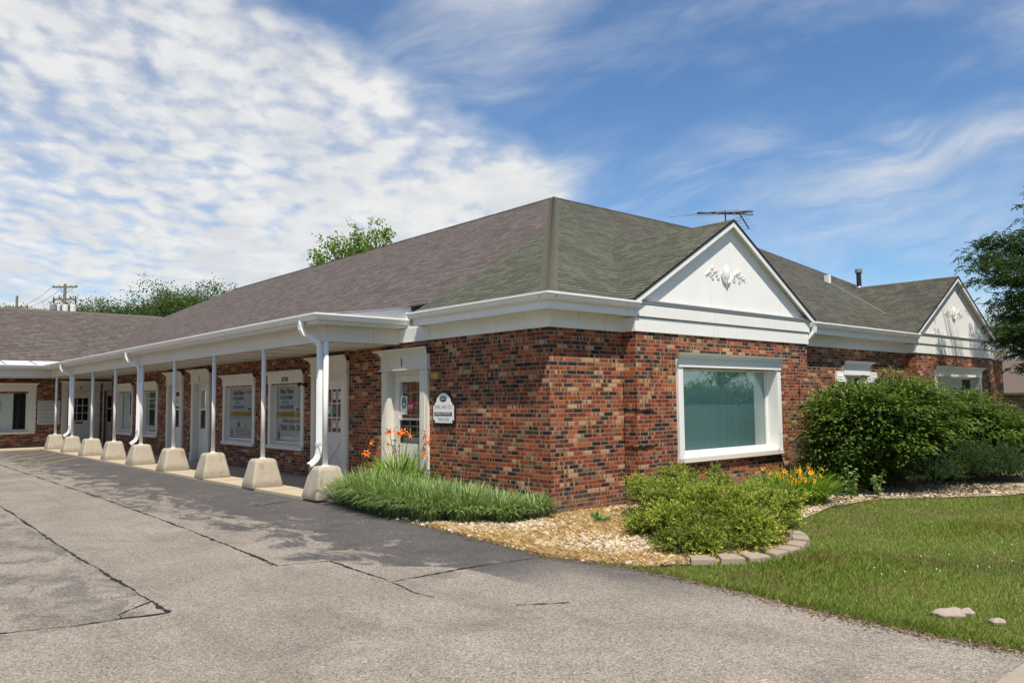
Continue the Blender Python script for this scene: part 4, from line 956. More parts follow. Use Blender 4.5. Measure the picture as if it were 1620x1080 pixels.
s.build('directory_sign', label='grey white directory board of doctors beside door 6 on the far wing', cat='sign')
# roof antenna
an = empty('tv_antenna', (14.55, 6.4, zr(6.1))); tag(an, 'dark many-armed television antenna standing on the roof ridge behind the near gable', 'antenna')
def A3(px_, pz, d=0.):   # a: metres right along the boom, height above 8.0
    b = R_*1.; return Vector((14.62, 6.4, 0))+b*px_+F_*d+Vector((0, 0, pz))
mb = MB(); mb.tube(A3(0, 7.0), A3(0, 8.17), .025, m='darkmetal'); mb.build('mast', an)
mb = MB(); mb.tube(A3(-.98, 8.10), A3(.95, 8.13), .022, n=6, m='darkmetal'); mb.tube(A3(-.95, 8.135), A3(1.05, 8.08, .3), .018, n=6, m='darkmetal')
for x in (-.85, -.40, -.10, .18, .40, .65): mb.tube(A3(x-.055, 8.115), A3(x+.055, 8.115), .034, .034, 6, 'darkmetal')
mb.build('boom', an)
mb = MB()
for x, l, zz in ((-.85, 1.15, -.01), (-.85, -1.3, .01), (-.40, 1.0, .012), (-.40, -1.2, -.02), (-.10, .9, 0), (-.1, -1.0, .03), (.18, .8, .01), (.4, .7, .02), (.65, .7, .0), (.18, -.8, .02)):
    mb.tube(A3(x, 8.115), A3(x-l*.85, 8.115-.03+zz, l*.55), .009, n=5, m='metal')
for k in range(6):
    t = k/5; c = A3(.50+.28*t, 8.06-.52*t, 0); mb.tube(c-R_*.20+F_*.14, c+R_*.20-F_*.14+Vector((0, 0, .01)), .006, n=5, m='metal')
mb.build('rods', an)
mb = MB(); mb.tube(A3(.48, 8.10), A3(.80, 7.54), .022, n=6, m='darkmetal'); mb.chain([A3(.52, 8.0), A3(.50, 7.86), A3(.40, 7.79), A3(.2, 7.78), A3(0.02, 7.83)], [.008]*5, 6, 'darkmetal'); mb.tube(A3(.40, 7.98), A3(.37, 7.6), .006, n=5, m='metal'); mb.build('lower_boom', an)

# ------------------------------------------------------------------ ground, lot, walk
def sheet(name, poly, z, m, edge=0., **kw):
    mb = MB(); P = [(x, y, z) for x, y in poly]
    if edge: mb.prism(None, [Vector(p) for p in P], [Vector(p)-Vector((0, 0, edge)) for p in P], m)
    else: mb.face(P, m)
    return mb.build(name, kind='structure', **kw)
sheet('ground', [(-400, -400), (600, -400), (600, 600), (-400, 600)], -.03, 'lawn')
LOTE = [(-1.95, 27.3), (-1.62, 3.86), (-1.60, 3.17), (-1.93, 1.47), (-2.0, .08), (-2.12, -1.03), (-2.27, -2.22), (-2.11, -2.76), (-2.02, -3.39), (-2.06, -4.13), (-2.13, -4.85), (-2.21, -5.49), (-2.24, -6.01), (-2.20, -6.6), (-2.16, -6.98)]
def ragged(L, amp=.03, step=.12):
    out = []
    for i in range(len(L)-1):
        a, b = Vector(L[i]), Vector(L[i+1]); n = max(1, int((b-a).length/step))
        for k in range(n): p = a+(b-a)*k/n; out.append((p.x+random.uniform(-amp, amp), p.y+random.uniform(-amp, amp)))
    out.append(L[-1]); return out
LR = ragged(LOTE[1:])
sheet('parking_lot', [(-45, 27.3), (-1.95, 27.3)]+LR+[(-2.16, -7.0), (-45, -7.0)], 0., 'asphalt')
SWE = [(x_+.0, -7.0-.002*(x_+3)) for x_ in (-45, 60)]
sheet('sidewalk', [(-45, -7.004), (60, -7.004), (60, -8.4), (-45, -8.4)], .006, 'walk')
sheet('street', [(-60, -8.8), (90, -8.8), (90, -17), (-60, -17)], -.012, 'asphalt')
mb = MB(); poly = [(-1.95, 28.7), (-1.95, 27.0), (-1.92, 20), (-1.90, 12), (-1.86, 6), (-1.80, 4.15), (-1.62, 3.86), (0, 3.86), (0, 24.6), (2.2, 24.6), (2.2, 28.7)]
mb.prism(None, [Vector((x, y, .05)) for x, y in poly], [Vector((x, y, -.05)) for x, y in poly], 'slab'); mb.wbox(-40, -1.96, 27.05, 28.7, -.05, .05, 'slab')
for y in np.arange(6.0, 27, 2.777): mb.wbox(-1.85, -.01, y, y+.012, .05, .0515, 'tar')
mb.build('walkway', kind='structure')
# cracks
def crack(L, w=.022, z=.004):
    P = []
    for i in range(len(L)-1):
        a, b = Vector(L[i]), Vector(L[i+1]); n = max(1, int((b-a).length/.055))
        for k in range(n): P.append(a+(b-a)*k/n)
    P.append(Vector(L[-1])); off = 0; pts = []
    for i, p in enumerate(P):
        off = off*.80+random.uniform(-.008, .008); ww = w*random.uniform(.2, 1.7)*(1+.6*math.sin(i*.21))
        d = (P[min(i+1, len(P)-1)]-P[max(0, i-1)]).normalized(); n = Vector((-d.y, d.x)); pts.append((p+n*(off+ww/2), p+n*(off-ww/2)))
    mb = MB()
    for i in range(len(pts)-1): a, b = pts[i], pts[i+1]; mb.face([(a[0].x, a[0].y, z), (b[0].x, b[0].y, z), (b[1].x, b[1].y, z), (a[1].x, a[1].y, z)], 'tar')
    mb.build('asphalt_crack', kind='structure')
crack([(-4.43, 22), (-4.43, 15.43), (-4.44, 7.71), (-4.46, 6.19), (-4.51, 3.78), (-4.61, .74), (-4.69, -.6), (-4.15, -.75), (-4.17, -1.32), (-4.2, -2.1), (-3.26, -2.11), (-2.27, -2.22)], .024)
crack([(-4.58, 1.2), (-4.64, .3), (-4.73, -.55)], .012, .0045)
crack([(-6.0, 12), (-6.05, 7.69), (-6.12, 4.62), (-6.17, 1.87), (-6.17, -.65), (-6.19, -1.77), (-6.54, -1.68), (-6.86, -1.65), (-7.36, -1.49), (-9, -1.4)], .026, .005)
crack([(-6.54, -1.68), (-6.52, -1.55), (-6.40, -1.42), (-6.19, -1.28)], .010, .0055)
crack([(-2.95, 4.40), (-2.5, 4.46), (-2.1, 4.57)], .02, .0058)
crack([(-4.2, -2.1), (-4.3, -2.6), (-4.25, -2.9)], .008, .0056); crack([(-3.9, -3.6), (-3.5, -3.85)], .012, .0057)
for i in range(5):
    a = -1.95-0.02; y0 = 27.0-i*1.55; mb = MB(); mb.face([(-2.02, y0, .004), (-2.02, y0-.13, .004), (-3.9, y0-3.1-.13, .004), (-3.9, y0-3.1, .004)], 'yellow'); mb.build('painted_stripe', kind='structure')
for i in range(3):
    y0 = 26.9; x0 = -3.6-i*1.3; mb = MB(); mb.face([(x0, y0, .0043), (x0-.11, y0, .0043), (x0-2.1, y0-3.3, .0043), (x0-1.99, y0-3.3, .0043)], 'yellow'); mb.build('painted_stripe', kind='structure')

# ------------------------------------------------------------------ planting bed, gravel, lawn
BED1 = [(-1.60, 3.86), (-1.60, 3.17), (-1.93, 1.47), (-2.0, .08), (-2.12, -1.03), (-2.27, -2.22), (-2.11, -2.76), (-1.95, -3.25), (-1.45, -3.50), (-1.1, -3.78), (-.73, -3.93), (-.3, -3.97), (.15, -3.92), (.6, -3.80), (.95, -3.45), (1.3, -3.1), (1.9, -2.9), (2.6, -2.75), (3.9, -2.45), (5.0, -2.5), (5.6, -2.65), (6.6, -3.35), (7.4, -3.85), (8.3, -4.15), (9.4, -3.9), (11, -3.4), (21, -3.2), (21, 0), (13, 0), (X1, 0), (0, 0), (0, 3.86)]
sheet('planting_bed', BED1, -.012, 'soil')
BLD = [(0, 0), (21, 0), (21, 13), (0, 13)]
# pebbles
def pebbles(n):
    x = rng.uniform(-2.2, 9.3, n*9); y = rng.uniform(-4.2, 3.8, n*9)
    k = in_poly(x, y, BED1) & ~((x > -.0) & (y > -.0)) & ~((x > X1) & (x < X2) & (y > -.27)); x, y = x[k], y[k]
    wgt = np.where((x < 2.2), 1., .35)*np.where((y > .6), .25, 1.); dd = np.hypot(x-CAM.x, y-CAM.y); wgt *= np.clip(11/dd, 0, 1.)
    k = rng.random(len(x)) < wgt; x, y = x[k][:n], y[k][:n]; n = len(x)
    ico = np.array([(0, 0, 1), (.894, 0, .447), (.276, .851, .447), (-.724, .526, .447), (-.724, -.526, .447), (.276, -.851, .447), (.724, .526, -.447), (-.276, .851, -.447), (-.894, 0, -.447), (-.276, -.851, -.447), (.724, -.526, -.447)])
    fc = [(0, 1, 2), (0, 2, 3), (0, 3, 4), (0, 4, 5), (0, 5, 1), (1, 6, 2), (2, 6, 7), (2, 7, 3), (3, 7, 8), (3, 8, 4), (4, 8, 9), (4, 9, 5), (5, 9, 10), (5, 10, 1), (1, 10, 6)]
    s = rng.gamma(5, .0036, n)+.006; ang = rng.uniform(0, 6.28, n); el = rng.uniform(.6, 1., n)
    V = ico[None]*np.stack([s, s*el, s*rng.uniform(.45, .8, n)], 1)[:, None, :]; V += rng.normal(size=V.shape)*s[:, None, None]*.13
    c, sn_ = np.cos(ang)[:, None], np.sin(ang)[:, None]
    X = V[..., 0]*c-V[..., 1]*sn_+x[:, None]; Y = V[..., 0]*sn_+V[..., 1]*c+y[:, None]; Z = V[..., 2]+(s*.25)[:, None]-.008+rng.uniform(0, .012, n)[:, None]
    V = np.stack([X, Y, Z], -1); T = V[:, np.array(fc)]; T = T.reshape(-1, 3, 3)
    quads('river_gravel', T, 'pebble', np.repeat(rng.random(n)**.8, len(fc)), k=3, label='pale river pebbles covering the planting bed at the brick corner', cat='gravel', kind='stuff')
pebbles(15000)
def blades(name, x, y, z0, h, w, lean, m, tint, **kw):
    n = len(x); P = np.stack([x, y, np.full(n, z0)], 1); a = rng.uniform(0, 6.28, n); l = rng.uniform(.2, 1, n)*lean
    D = np.stack([np.cos(a)*l, np.sin(a)*l, np.ones(n)], 1); D = unit(D); S = np.stack([-np.sin(a), np.cos(a), np.zeros(n)], 1)
    a2 = rng.uniform(0, 6.28, n); S = unit(S+np.stack([np.cos(a2), np.sin(a2), 0*a2], 1)*.8)
    H = (h*rng.uniform(.55, 1.25, n))[:, None]; Wd = (w*rng.uniform(.7, 1.3, n))[:, None]
    out = np.stack([np.cos(a), np.sin(a), 0*a], 1)*H*lean*.35
    V = np.stack([P-S*Wd/2, P+S*Wd/2, P+D*H*.6+S*Wd*.38, P+D*H+out*.6], 1)
    return quads(name, V, m, tint, **kw)
# dry straw among the pebbles
n = 60000; x = rng.uniform(-2.35, 1.4, n); y = rng.uniform(-4.0, .5, n); k = in_poly(x, y, BED1) & ~((x > -.0) & (y > -.02))
pn = np.sin(x*2.3+1)+np.sin(y*2.9+x)+rng.normal(size=n)*.8; k &= (pn > -.3) | (x < -1.8); x, y = x[k], y[k]
blades('straw', x, y, -.01, .075, .006, 2.2, 'straw', rng.random(len(x)), label='dry straw coloured grass tufts among the pebbles of the bed', cat='dry grass', kind='stuff')
# lawn
def lawn(n):
    # distance-weighted scatter over the lawn in view
    r = 3.0*(38/3.0)**rng.random(n); r = 3.2+(r-3.0); th = rng.uniform(R(20), R(108), n)
    th2 = rng.uniform(YAW-R(6), YAW+R(50), n)
    x = CAM.x+r*np.sin(th2); y = CAM.y+r*np.cos(th2)
    k = ~in_poly(x, y, BED1) & ~in_poly(x, y, LOTE+[(-60, -7.0), (-60, 27)]) & (y > -6.97) & ~((y > -.3) & (x < 20.6) & (x > 0)) & ~((x < 0) & (y > 0)) & (x > -2.45)
    x, y, r = x[k], y[k], r[k]
    h = .034+.020*np.clip(np.sin(x*1.7+y*.8)+np.sin(y*2.3), 0, 2); h = h*np.where(r > 14, 1.2, 1)
    ed = np.clip(1-(np.abs(x+2.1)/.35), 0, 1)*(y < -2.8); h += .05*ed; h += .035*np.clip(1-np.hypot(x+.1, y+4.15)/.9, 0, 1)
    w = .003+.00036*r
    m = len(x); t = np.clip(rng.random(m)*.8+.08*np.sin(x*2.1)*np.cos(y*1.7), 0, .79); t = np.where(rng.random(m) < .06, .92, t)
    blades('lawn_grass', x, y, -.03, h, w, .75, 'grass', t, label='mown green lawn in front of the brick offices', cat='grass', kind='stuff')
    print('lawn blades', m)
lawn(760000)
# clover heads
n = 16; mb = MB()
for i in range(n):
    x = random.uniform(-.6, 2.2); y = -5.3-.12*x+random.uniform(-.55, .35)
    mb.tube((x, y, .012), (x, y, .026), .004, .007, 6, 'clover'); mb.tube((x, y, .026), (x, y, .032), .007, .003, 6, 'clover')
mb.build('clover_flowers', kind='stuff', label='scattered white clover heads in the lawn', cat='clover')
# dead leaves, soil crumbs and twigs along the lot edge
def litter(n):
    E_ = np.array(LOTE[1:]); seg = rng.integers(0, len(E_)-1, n); t = rng.random(n)[:, None]; p = E_[seg]*(1-t)+E_[seg+1]*t
    p = p+rng.normal(size=(n, 2))*np.array([.07, .05])-np.array([.02, 0]); P = np.stack([p[:, 0], p[:, 1], np.full(n, .006)], 1); k = P[:, 1] < 2.5; P = P[k]; n = len(P)
    D = rng.normal(size=(n, 3)); D[:, 2] = np.abs(D[:, 2])*.12; V = leafV(P, D, rng.gamma(3, .008, n)+.006, rng.gamma(3, .003, n)+.003, flat=.8)
    quads('litter', V, 'straw_dark', rng.random(n), label='brown leaf litter and soil crumbs where the asphalt meets grass and pebbles', cat='litter', kind='stuff')
M['straw_dark'] = leaf_mat('litter', (.055, .038, .022), (.26, .18, .09), None, .9, .1)
litter(5200)
# bed edging stones
ring = [(-1.22, -3.60), (-.98, -3.80), (-.70, -3.935), (-.38, -3.985), (-.06, -3.965), (.25, -3.90), (.54, -3.79), (.77, -3.60)]
names = ['at the gravel end', 'second from the gravel end', 'third from the gravel end', 'fourth from the gravel end', 'fourth from the flower end', 'third from the flower end', 'second from the flower end', 'last beside the lawn']
for i, (x, y) in enumerate(ring):
    a = ring[max(0, i-1)]; b = ring[min(len(ring)-1, i+1)]; t = math.atan2(b[1]-a[1], b[0]-a[0])+random.uniform(-.08, .08)
    mb = MB(); hl, hw_ = .145, .10; q = []
    for (u, v) in ((-hl, -hw_), (hl, -hw_), (hl*.78, hw_), (-hl*.78, hw_)): q.append((u, v))
    A = [Vector((u, v, -.03)) for u, v in q]; Bq = [Vector((u*.94, v*.94, .045+.008*(i % 2)+(.03 if i > 5 else 0)+(v > 0)*.01)) for u, v in q]
    mb.prism(None, A, Bq, 'paver'); o = mb.build('edging_block', bevel=.012, label='edging block below the juniper, '+names[i], cat='edging block', group='edging blocks round the juniper bed')
    o.location = (x, y, 0); o.rotation_euler = (random.uniform(-.03, .03), random.uniform(-.03, .03), t)
# stones in the lawn
def stone(x, y, r, sx, label, z=0.):
    import bmesh
    bm = bmesh.new(); bmesh.ops.create_icosphere(bm, subdivisions=3, radius=r)
    for v in bm.verts:
        d = v.co.normalized(); f = 1+.14*math.sin(d.x*5+x*9)+.12*math.sin(d.y*6+y*7)+.08*math.sin(d.z*9); v.co = Vector((v.co.x*sx*f, v.co.y*f, v.co.z*.55*f))
    me = bpy.data.meshes.new('field_stone'); bm.to_mesh(me); bm.free(); me.materials.append(M['stone']); me.polygons.foreach_set('use_smooth', [True]*len(me.polygons))
    o = bpy.data.objects.new('field_stone', me); COL.objects.link(o); o.location = (x, y, z); o.rotation_euler = (0, 0, -.75); tag(o, label, 'stone', 'stones at the lawn edge')
stone(-1.47, -6.20, .085, 1.45, 'largest pinkish stone at the lawn edge by the asphalt', -.015); stone(-1.33, -6.28, .055, 1.2, 'small stone touching the right end of the largest one', -.01); stone(-1.47, -6.55, .050, 1.1, 'small reddish stone standing alone nearest the corner of the lawn', -.005)

# ------------------------------------------------------------------ plants
def arch_leaves(cx, cy, n, L, w, spread, rad, z0=0., up=1.6, seg=4, tint_hi=1.):
    """arching strap leaves from a clump; returns quads + tint"""
    a = rng.uniform(0, 2*np.pi, n); r = rad*np.sqrt(rng.random(n)); P = np.stack([cx+np.cos(a)*r, cy+np.sin(a)*r, np.full(n, z0)], 1)
    a = a+rng.normal(size=n)*.6; out = np.stack([np.cos(a), np.sin(a), 0*a], 1); S = np.stack([-np.sin(a), np.cos(a), 0*a], 1)
    Ls = L*rng.uniform(.6, 1.15, n); sp = spread*rng.uniform(.2, 1.2, n); V = []; T = []; tt = rng.random(n)*tint_hi
    prev = P; pw = w*.8
    for k in range(1, seg+1):
        t = k/seg; h = Ls*(up*t-up*.60*t*t*(.35+.75*sp/spread))*.95; o = Ls*sp*t**1.35
        cur = P+out*o[:, None]+np.array([0, 0, 1.])*h[:, None]; cw = w*(1-t**2.2)*1.0+.0008
        V.append(np.stack([prev-S*pw/2, prev+S*pw/2, cur+S*cw/2, cur-S*cw/2], 1)); T.append(np.clip(tt*.75+.35*t*rng.random(n), 0, 1)); prev, pw = cur, cw
    return np.concatenate(V), np.concatenate(T)
# border grass clumps beside the wall
cl = [(-1.30, 3.45, .40), (-1.42, 2.85, .42), (-1.50, 2.25, .40), (-1.55, 1.65, .38), (-1.50, 1.08, .36), (-.92, 3.05, .40), (-.98, 2.35, .38), (-1.0, 1.6, .36), (-.95, .95, .34), (-.45, 2.6, .30), (-.45, 1.5, .30), (-1.20, .55, .32), (-.62, .50, .28), (-.42, .9, .26), (-.85, .10, .28), (-.32, .10, .26)]
where = ['at the walkway end of the row nearest the lot', 'second from the walkway end nearest the lot', 'third from the walkway end nearest the lot', 'second from the gravel end nearest the lot', 'gravel end of the row nearest the lot', 'middle row, just in front of the orange lilies', 'middle row, second from the lilies', 'middle row, third from the lilies', 'middle row, gravel end', 'against the brick under the arched sign', 'against the brick midway to the corner', 'foremost small clump on the gravel', 'small clump at the brick corner', 'tuft against the brick near the corner', 'last clump on the gravel side', 'last clump right at the brick corner']
for (x, y, r), wh in zip(cl, where):
    V, T = arch_leaves(x, y, int(1000*r/.38), .56*r/.40, .019, 1.0, r*.9, 0., 1.6)
    quads('border_grass', V, 'lirio', T, label='striped green border grass clump, '+wh, cat='grass clump', group='border grass clumps along the porch wall')
def flower(mb_list, c, d, s, m):
    """six curled petals; appended as numpy quads"""
    d = np.array(d, float); d /= np.linalg.norm(d); a = np.cross(d, [0.3, .2, 1.]); a /= np.linalg.norm(a); b = np.cross(d, a)
    for k in range(6):
        t = k*math.pi/3+.2; o = a*math.cos(t)+b*math.sin(t); sd = -a*math.sin(t)+b*math.cos(t); c = np.array(c, float)
        p1 = c+d*s*.55+o*s*.45; tip = c+d*s*.62+o*s*1.05; w_ = s*.22
        mb_list.append([c+sd*.003, c-sd*.003, p1-sd*w_, p1+sd*w_]); mb_list.append([p1-sd*w_, p1+sd*w_, tip+sd*.004-d*s*.15, tip-sd*.004-d*s*.15])
def daylily(name, x, y, rad, h, ns, nf, m, label, fpts=None, L=.62, n=420):
    fs = .078 if m == 'orange' else .052; root = empty(name, (x, y, 0)); tag(root, label, 'flowering plant')
    V, T = arch_leaves(x, y, n, L, .024, 1.05, rad, 0., 1.35, 6); quads('leaves', V, 'lily', T, parent=root)
    st = MB(); bd = []
    for i in range(ns):
        a = random.uniform(0, 6.28); r = random.uniform(0, rad*.8); p0 = Vector((x+math.cos(a)*r*.4, y+math.sin(a)*r*.4, 0))
        if fpts and i < len(fpts): tp = Vector(fpts[i])
        else: tp = Vector((x+math.cos(a)*r*1.7, y+math.sin(a)*r*1.3, h*random.uniform(.60, 1.1)))
        mid = (p0+tp)/2+Vector(((p0.x-tp.x)*.15, (p0.y-tp.y)*.15, .04)); st.chain([p0, mid, tp], [.005, .0045, .0035], 5, 'budstem')
        if i < nf:
            fl = []; flower(fl, tp, (math.cos(a)*.7-.4, math.sin(a)*.7-.5, .5), fs, m); fv = np.array(fl); quads('flower', fv, m, rng.random(len(fv)), parent=root)
        for k in range(4):
            o = np.array([random.uniform(-.06, .06), random.uniform(-.06, .06), random.uniform(-.07, .05)]); bd.append((np.array(tp)+o, np.array([o[0], o[1], .06])))
    st.build('stems', root)
    bp = np.array([b_[0] for b_ in bd]); bdv = leafV(bp, np.array([b_[1] for b_ in bd]), np.full(len(bp), .055), np.full(len(bp), .018)); bdv2 = leafV(bp, np.array([b_[1] for b_ in bd]), np.full(len(bp), .055), np.full(len(bp), .018))
    quads('buds', np.concatenate([bdv, bdv2]), 'bud', rng.random(len(bp)*2), parent=root, kind='stuff')
M['budstem'] = plain('flower_stem', (.12, .19, .05), .6, .1)
daylily('daylily', -.45, 3.55, .24, 1.15, 24, 13, 'orange', 'tall orange daylily blooming in front of door 1', [(-1.17, 3.5, .84), (-1.03, 3.5, 1.02), (-.91, 3.52, 1.10), (-.72, 3.45, 1.20), (-.80, 3.4, .98), (.30-.35, 3.30, 1.17), (-.02, 3.25, 1.05), (-.08, 3.3, .90), (-.15, 3.2, .78), (-.62, 3.45, .82), (-.55, 3.4, 1.16), (-.45, 3.4, 1.2), (-.35, 3.4, 1.12), (-.30, 3.4, 1.2)], .95, 620)
daylily('daylily', 4.05, -1.75, .52, .52, 44, 34, 'goldp', 'yellow gold daylily clump between the juniper and the leafy shrubs', None, .62, 800)

# juniper: spreading sprays
def ellipsoid_pts(n, c, r, lo=.7, up=0.):
    d = rdir(n)
    if up: d[:, 2] = np.abs(d[:, 2])*(1-up)+d[:, 2]*0+up*rng.random(n)*0; d = unit(d)
    rr = rng.uniform(lo, 1.03, n)**.6; return np.array(c)+d*np.array(r)*rr[:, None], d
def sprays(c, r, n, L, nl, leaf, w, up=.3, flat=.5, lo=.55, drop_=0., jit=.25):
    """frond sprays on an ellipsoid lobe: each a row of small needles on either side of a twig"""
    P, d = ellipsoid_pts(n, c, r, lo, up=0.0001); D = unit(d*np.array([1, 1, flat])+np.array([0, 0, up])+rng.normal(size=(n, 3))*jit)
    Ls = L*rng.uniform(.6, 1.3, n); k = nl; t = np.tile(np.linspace(.0, 1, k), n); Dr = np.repeat(D, k, 0); Pr = np.repeat(P, k, 0); Lr = np.repeat(Ls, k)
    B0 = Pr+Dr*(t*Lr)[:, None]; B0[:, 2] -= drop_*(t*Lr)**2/np.maximum(Lr, .01)
    side = unit(np.cross(Dr, rdir(n*k))); dd = unit(Dr*.75+side*.75)
    V = leafV(B0, dd, leaf*(1.15-.5*t)*rng.uniform(.7, 1.3, n*k), w*rng.uniform(.7, 1.3, n*k))
    base = np.repeat(rng.random(n), k); tint = np.clip(.25*base+.5*t*rng.uniform(.7, 1.15, n*k)+.15*rng.random(n*k)+.06, 0, 1)
    return V, tint
def cull(V, T, cond): return V[cond], T[cond]
jr = empty('juniper', (.9, -2.4, 0)); tag(jr, 'wide spreading yellow green juniper in front of the big street window', 'shrub')
Vs, Ts = [], []
lob = []
for (u, v, yy, r) in ((1030, 785, -1.05, .30), (1060, 780, -1.2, .28), (1090, 776, -1.2, .30), (1130, 780, -1.3, .32), (1165, 786, -1.5, .30), (1195, 782, -1.6, .30), (1215, 792, -1.9, .24), (1020, 815, -1.5, .32), (1060, 800, -1.8, .36),
        (1100, 795, -1.9, .38), (1140, 800, -2.0, .38), (1180, 805, -2.2, .38), (1215, 810, -2.4, .34), (1222, 815, -2.8, .24), (1045, 835, -2.3, .30), (1080, 832, -2.6, .38), (1120, 835, -2.8, .38), (1160, 838, -2.9, .38), (1200, 838, -3.0, .34),
        (1212, 840, -3.2, .22), (1075, 860, -3.2, .26), (1110, 863, -3.35, .28), (1150, 864, -3.4, .28), (1190, 862, -3.45, .28), (1205, 858, -3.45, .20), (1075, 762, -1.15, .14), (1125, 764, -1.2, .12), (1150, 790, -1.6, .4), (1110, 815, -2.2, .42), (1170, 820, -2.4, .42)):
    d = F_+R2*((u-810)/1244)-U2*((v-540)/1244); p = CAM+d*((yy-CAM.y)/d.y); lob.append((p.x, p.y, max(p.z, .08), r, max(.16, r*.50)))
def plume(b, tip, n, rad):
    b, tip = np.array(b), np.array(tip); L = np.linalg.norm(tip-b); ax = (tip-b)/L; t0 = rng.uniform(.35, 1.0, n)
    c = b+(tip-b)*t0[:, None]; c[:, 2] += .10*np.sin(t0*3.1)*L*.5
    rr = rad*(1.15-t0*.75); off = rng.normal(size=(n, 3))*np.array([1, 1, .55])*rr[:, None]*.55; P = c+off
    D = unit(ax*1.15+unit(off)*.75+np.array([0, 0, .12])+rng.normal(size=(n, 3))*.22); k = 24; Ls = rng.uniform(.12, .24, n)
    t = np.tile(np.linspace(0, 1, k), n); Dr = np.repeat(D, k, 0); B0 = np.repeat(P, k, 0)+Dr*(t*np.repeat(Ls, k))[:, None]
    side = unit(np.cross(Dr, rdir(n*k))); dd = unit(Dr*.8+side*.65); V = leafV(B0, dd, .046*(1.15-.5*t)*rng.uniform(.7, 1.3, n*k), .014*rng.uniform(.7, 1.3, n*k))
    hue = rng.uniform(-.26, .16); return V, np.clip(hue+.22*np.repeat(rng.random(n), k)+.55*t*rng.uniform(.6, 1.15, n*k)+.12*rng.random(n*k)+.18*np.repeat(t0, k)-.06, 0, 1)
for (x, y, z, r, h) in lob:
    for q in range(3):
        tip = np.array([x, y, z+.04])+rng.normal(size=3)*np.array([.16, .16, .07]); tip[2] = max(tip[2], .10)
        base = np.array([1.15+(x-1.15)*.35, -2.35+(y+2.35)*.35, .05]); v_ = tip-base; tip = tip+v_/max(np.linalg.norm(v_), .2)*.10
        if np.linalg.norm(tip-base) < .35: base = base-np.array([.3*np.sign(v_[0]+.01), 0, .1])
        V, T = plume(base, tip, int(165*r/.3), .11); Vs.append(V); Ts.append(T)
    V, T = sprays((x, y, z*.65), (r, r, h*.7), int(150*r), .2, 20, .046, .014, up=.2, flat=.3, lo=.4); Vs.append(V); Ts.append(T*.5)
V, T = np.concatenate(Vs), np.concatenate(Ts); V, T = cull(V, T, V[:, :, 2].min(1) > 0); print('juniper', len(V)); quads('foliage', V, 'juniper', T, parent=jr)
mb = MB()
for (x, y, z, r, h) in lob:
    for k in range(4): a = random.uniform(0, 6.28); mb.chain([(.9+(x-.9)*.3, -2.3+(y+2.3)*.3, .03), (.9+(x-.9)*.7, -2.3+(y+2.3)*.7, .14), (x+math.cos(a)*r*.5, y+math.sin(a)*r*.5, z+.12)], [.02, .014, .006], 5, 'bark')
mb.build('branches', jr)

# broadleaf shrubs
def cluster_leaves(c, r, n, nl, crad, leaf, w, lo=.62, droop=.45, flat=.30, zmin=.03, upb=.30, jit=.35):
    P, d = ellipsoid_pts(n, c, r, lo); D = unit(d+np.array([0, 0, upb])+rng.normal(size=(n, 3))*.3)
    off = rng.normal(size=(n, nl, 3))*crad*np.array([1, 1, flat]); Q = P[:, None]+off+D[:, None]*rng.uniform(0, crad*1.8, (n, nl, 1))
    LD = unit(off/crad*.8+D[:, None]*.7+rng.normal(size=(n, nl, 3))*jit); LD[..., 2] -= droop; Q = Q.reshape(-1, 3); LD = LD.reshape(-1, 3)
    m = len(Q); V = leafV(Q, LD, leaf*rng.uniform(.6, 1.25, m), w*rng.uniform(.7, 1.2, m), flat=.75)
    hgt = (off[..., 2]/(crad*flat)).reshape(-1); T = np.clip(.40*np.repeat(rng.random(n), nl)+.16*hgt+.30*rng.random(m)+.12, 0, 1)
    k = V[:, :, 2].min(1) > zmin; return V[k], T[k]
def shrub(name, base, lobes, label, m, n, nl, crad, leaf, w, cat='shrub', stems=9, **k):
    root = empty(name, (base[0], base[1], 0)); tag(root, label, cat); Vs, Ts = [], []
    if name == 'leafy_shrub':
        for q in range(16):
            a = lobes[q % min(len(lobes), 6)]; th = random.uniform(0, 6.28); ph = random.uniform(.1, 1.3); f = random.uniform(.85, 1.12)
            lobes = lobes+[(a[0]+a[3]*f*math.cos(th)*math.cos(ph), a[1]+a[4]*f*math.sin(th)*math.cos(ph), a[2]+a[5]*f*math.sin(ph), random.uniform(.16, .34), random.uniform(.16, .30), random.uniform(.10, .22))]
    for (x, y, z, rx, ry, rz) in lobes:
        V, T = cluster_leaves((x, y, z), (rx, ry, rz), int(n*(rx*ry+rx*rz+ry*rz)/3), nl, crad, leaf, w, **k); Vs.append(V); Ts.append(T)
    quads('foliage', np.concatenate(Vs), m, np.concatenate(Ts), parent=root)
    mb = MB()
    for i in range(stems):
        x, y, z, rx, ry, rz = lobes[i % len(lobes)]; a = random.uniform(0, 6.28); p0 = Vector((base[0]+math.cos(a)*.2, base[1]+math.sin(a)*.2, -.02)); p1 = Vector((x+math.cos(a)*rx*.6, y+math.sin(a)*ry*.6, z+rz*.5))
        mb.chain([p0, p0.lerp(p1, .5)+Vector((0, 0, .2)), p1], [.03, .02, .008], 6, 'bark')
    mb.build('branches', root); return root
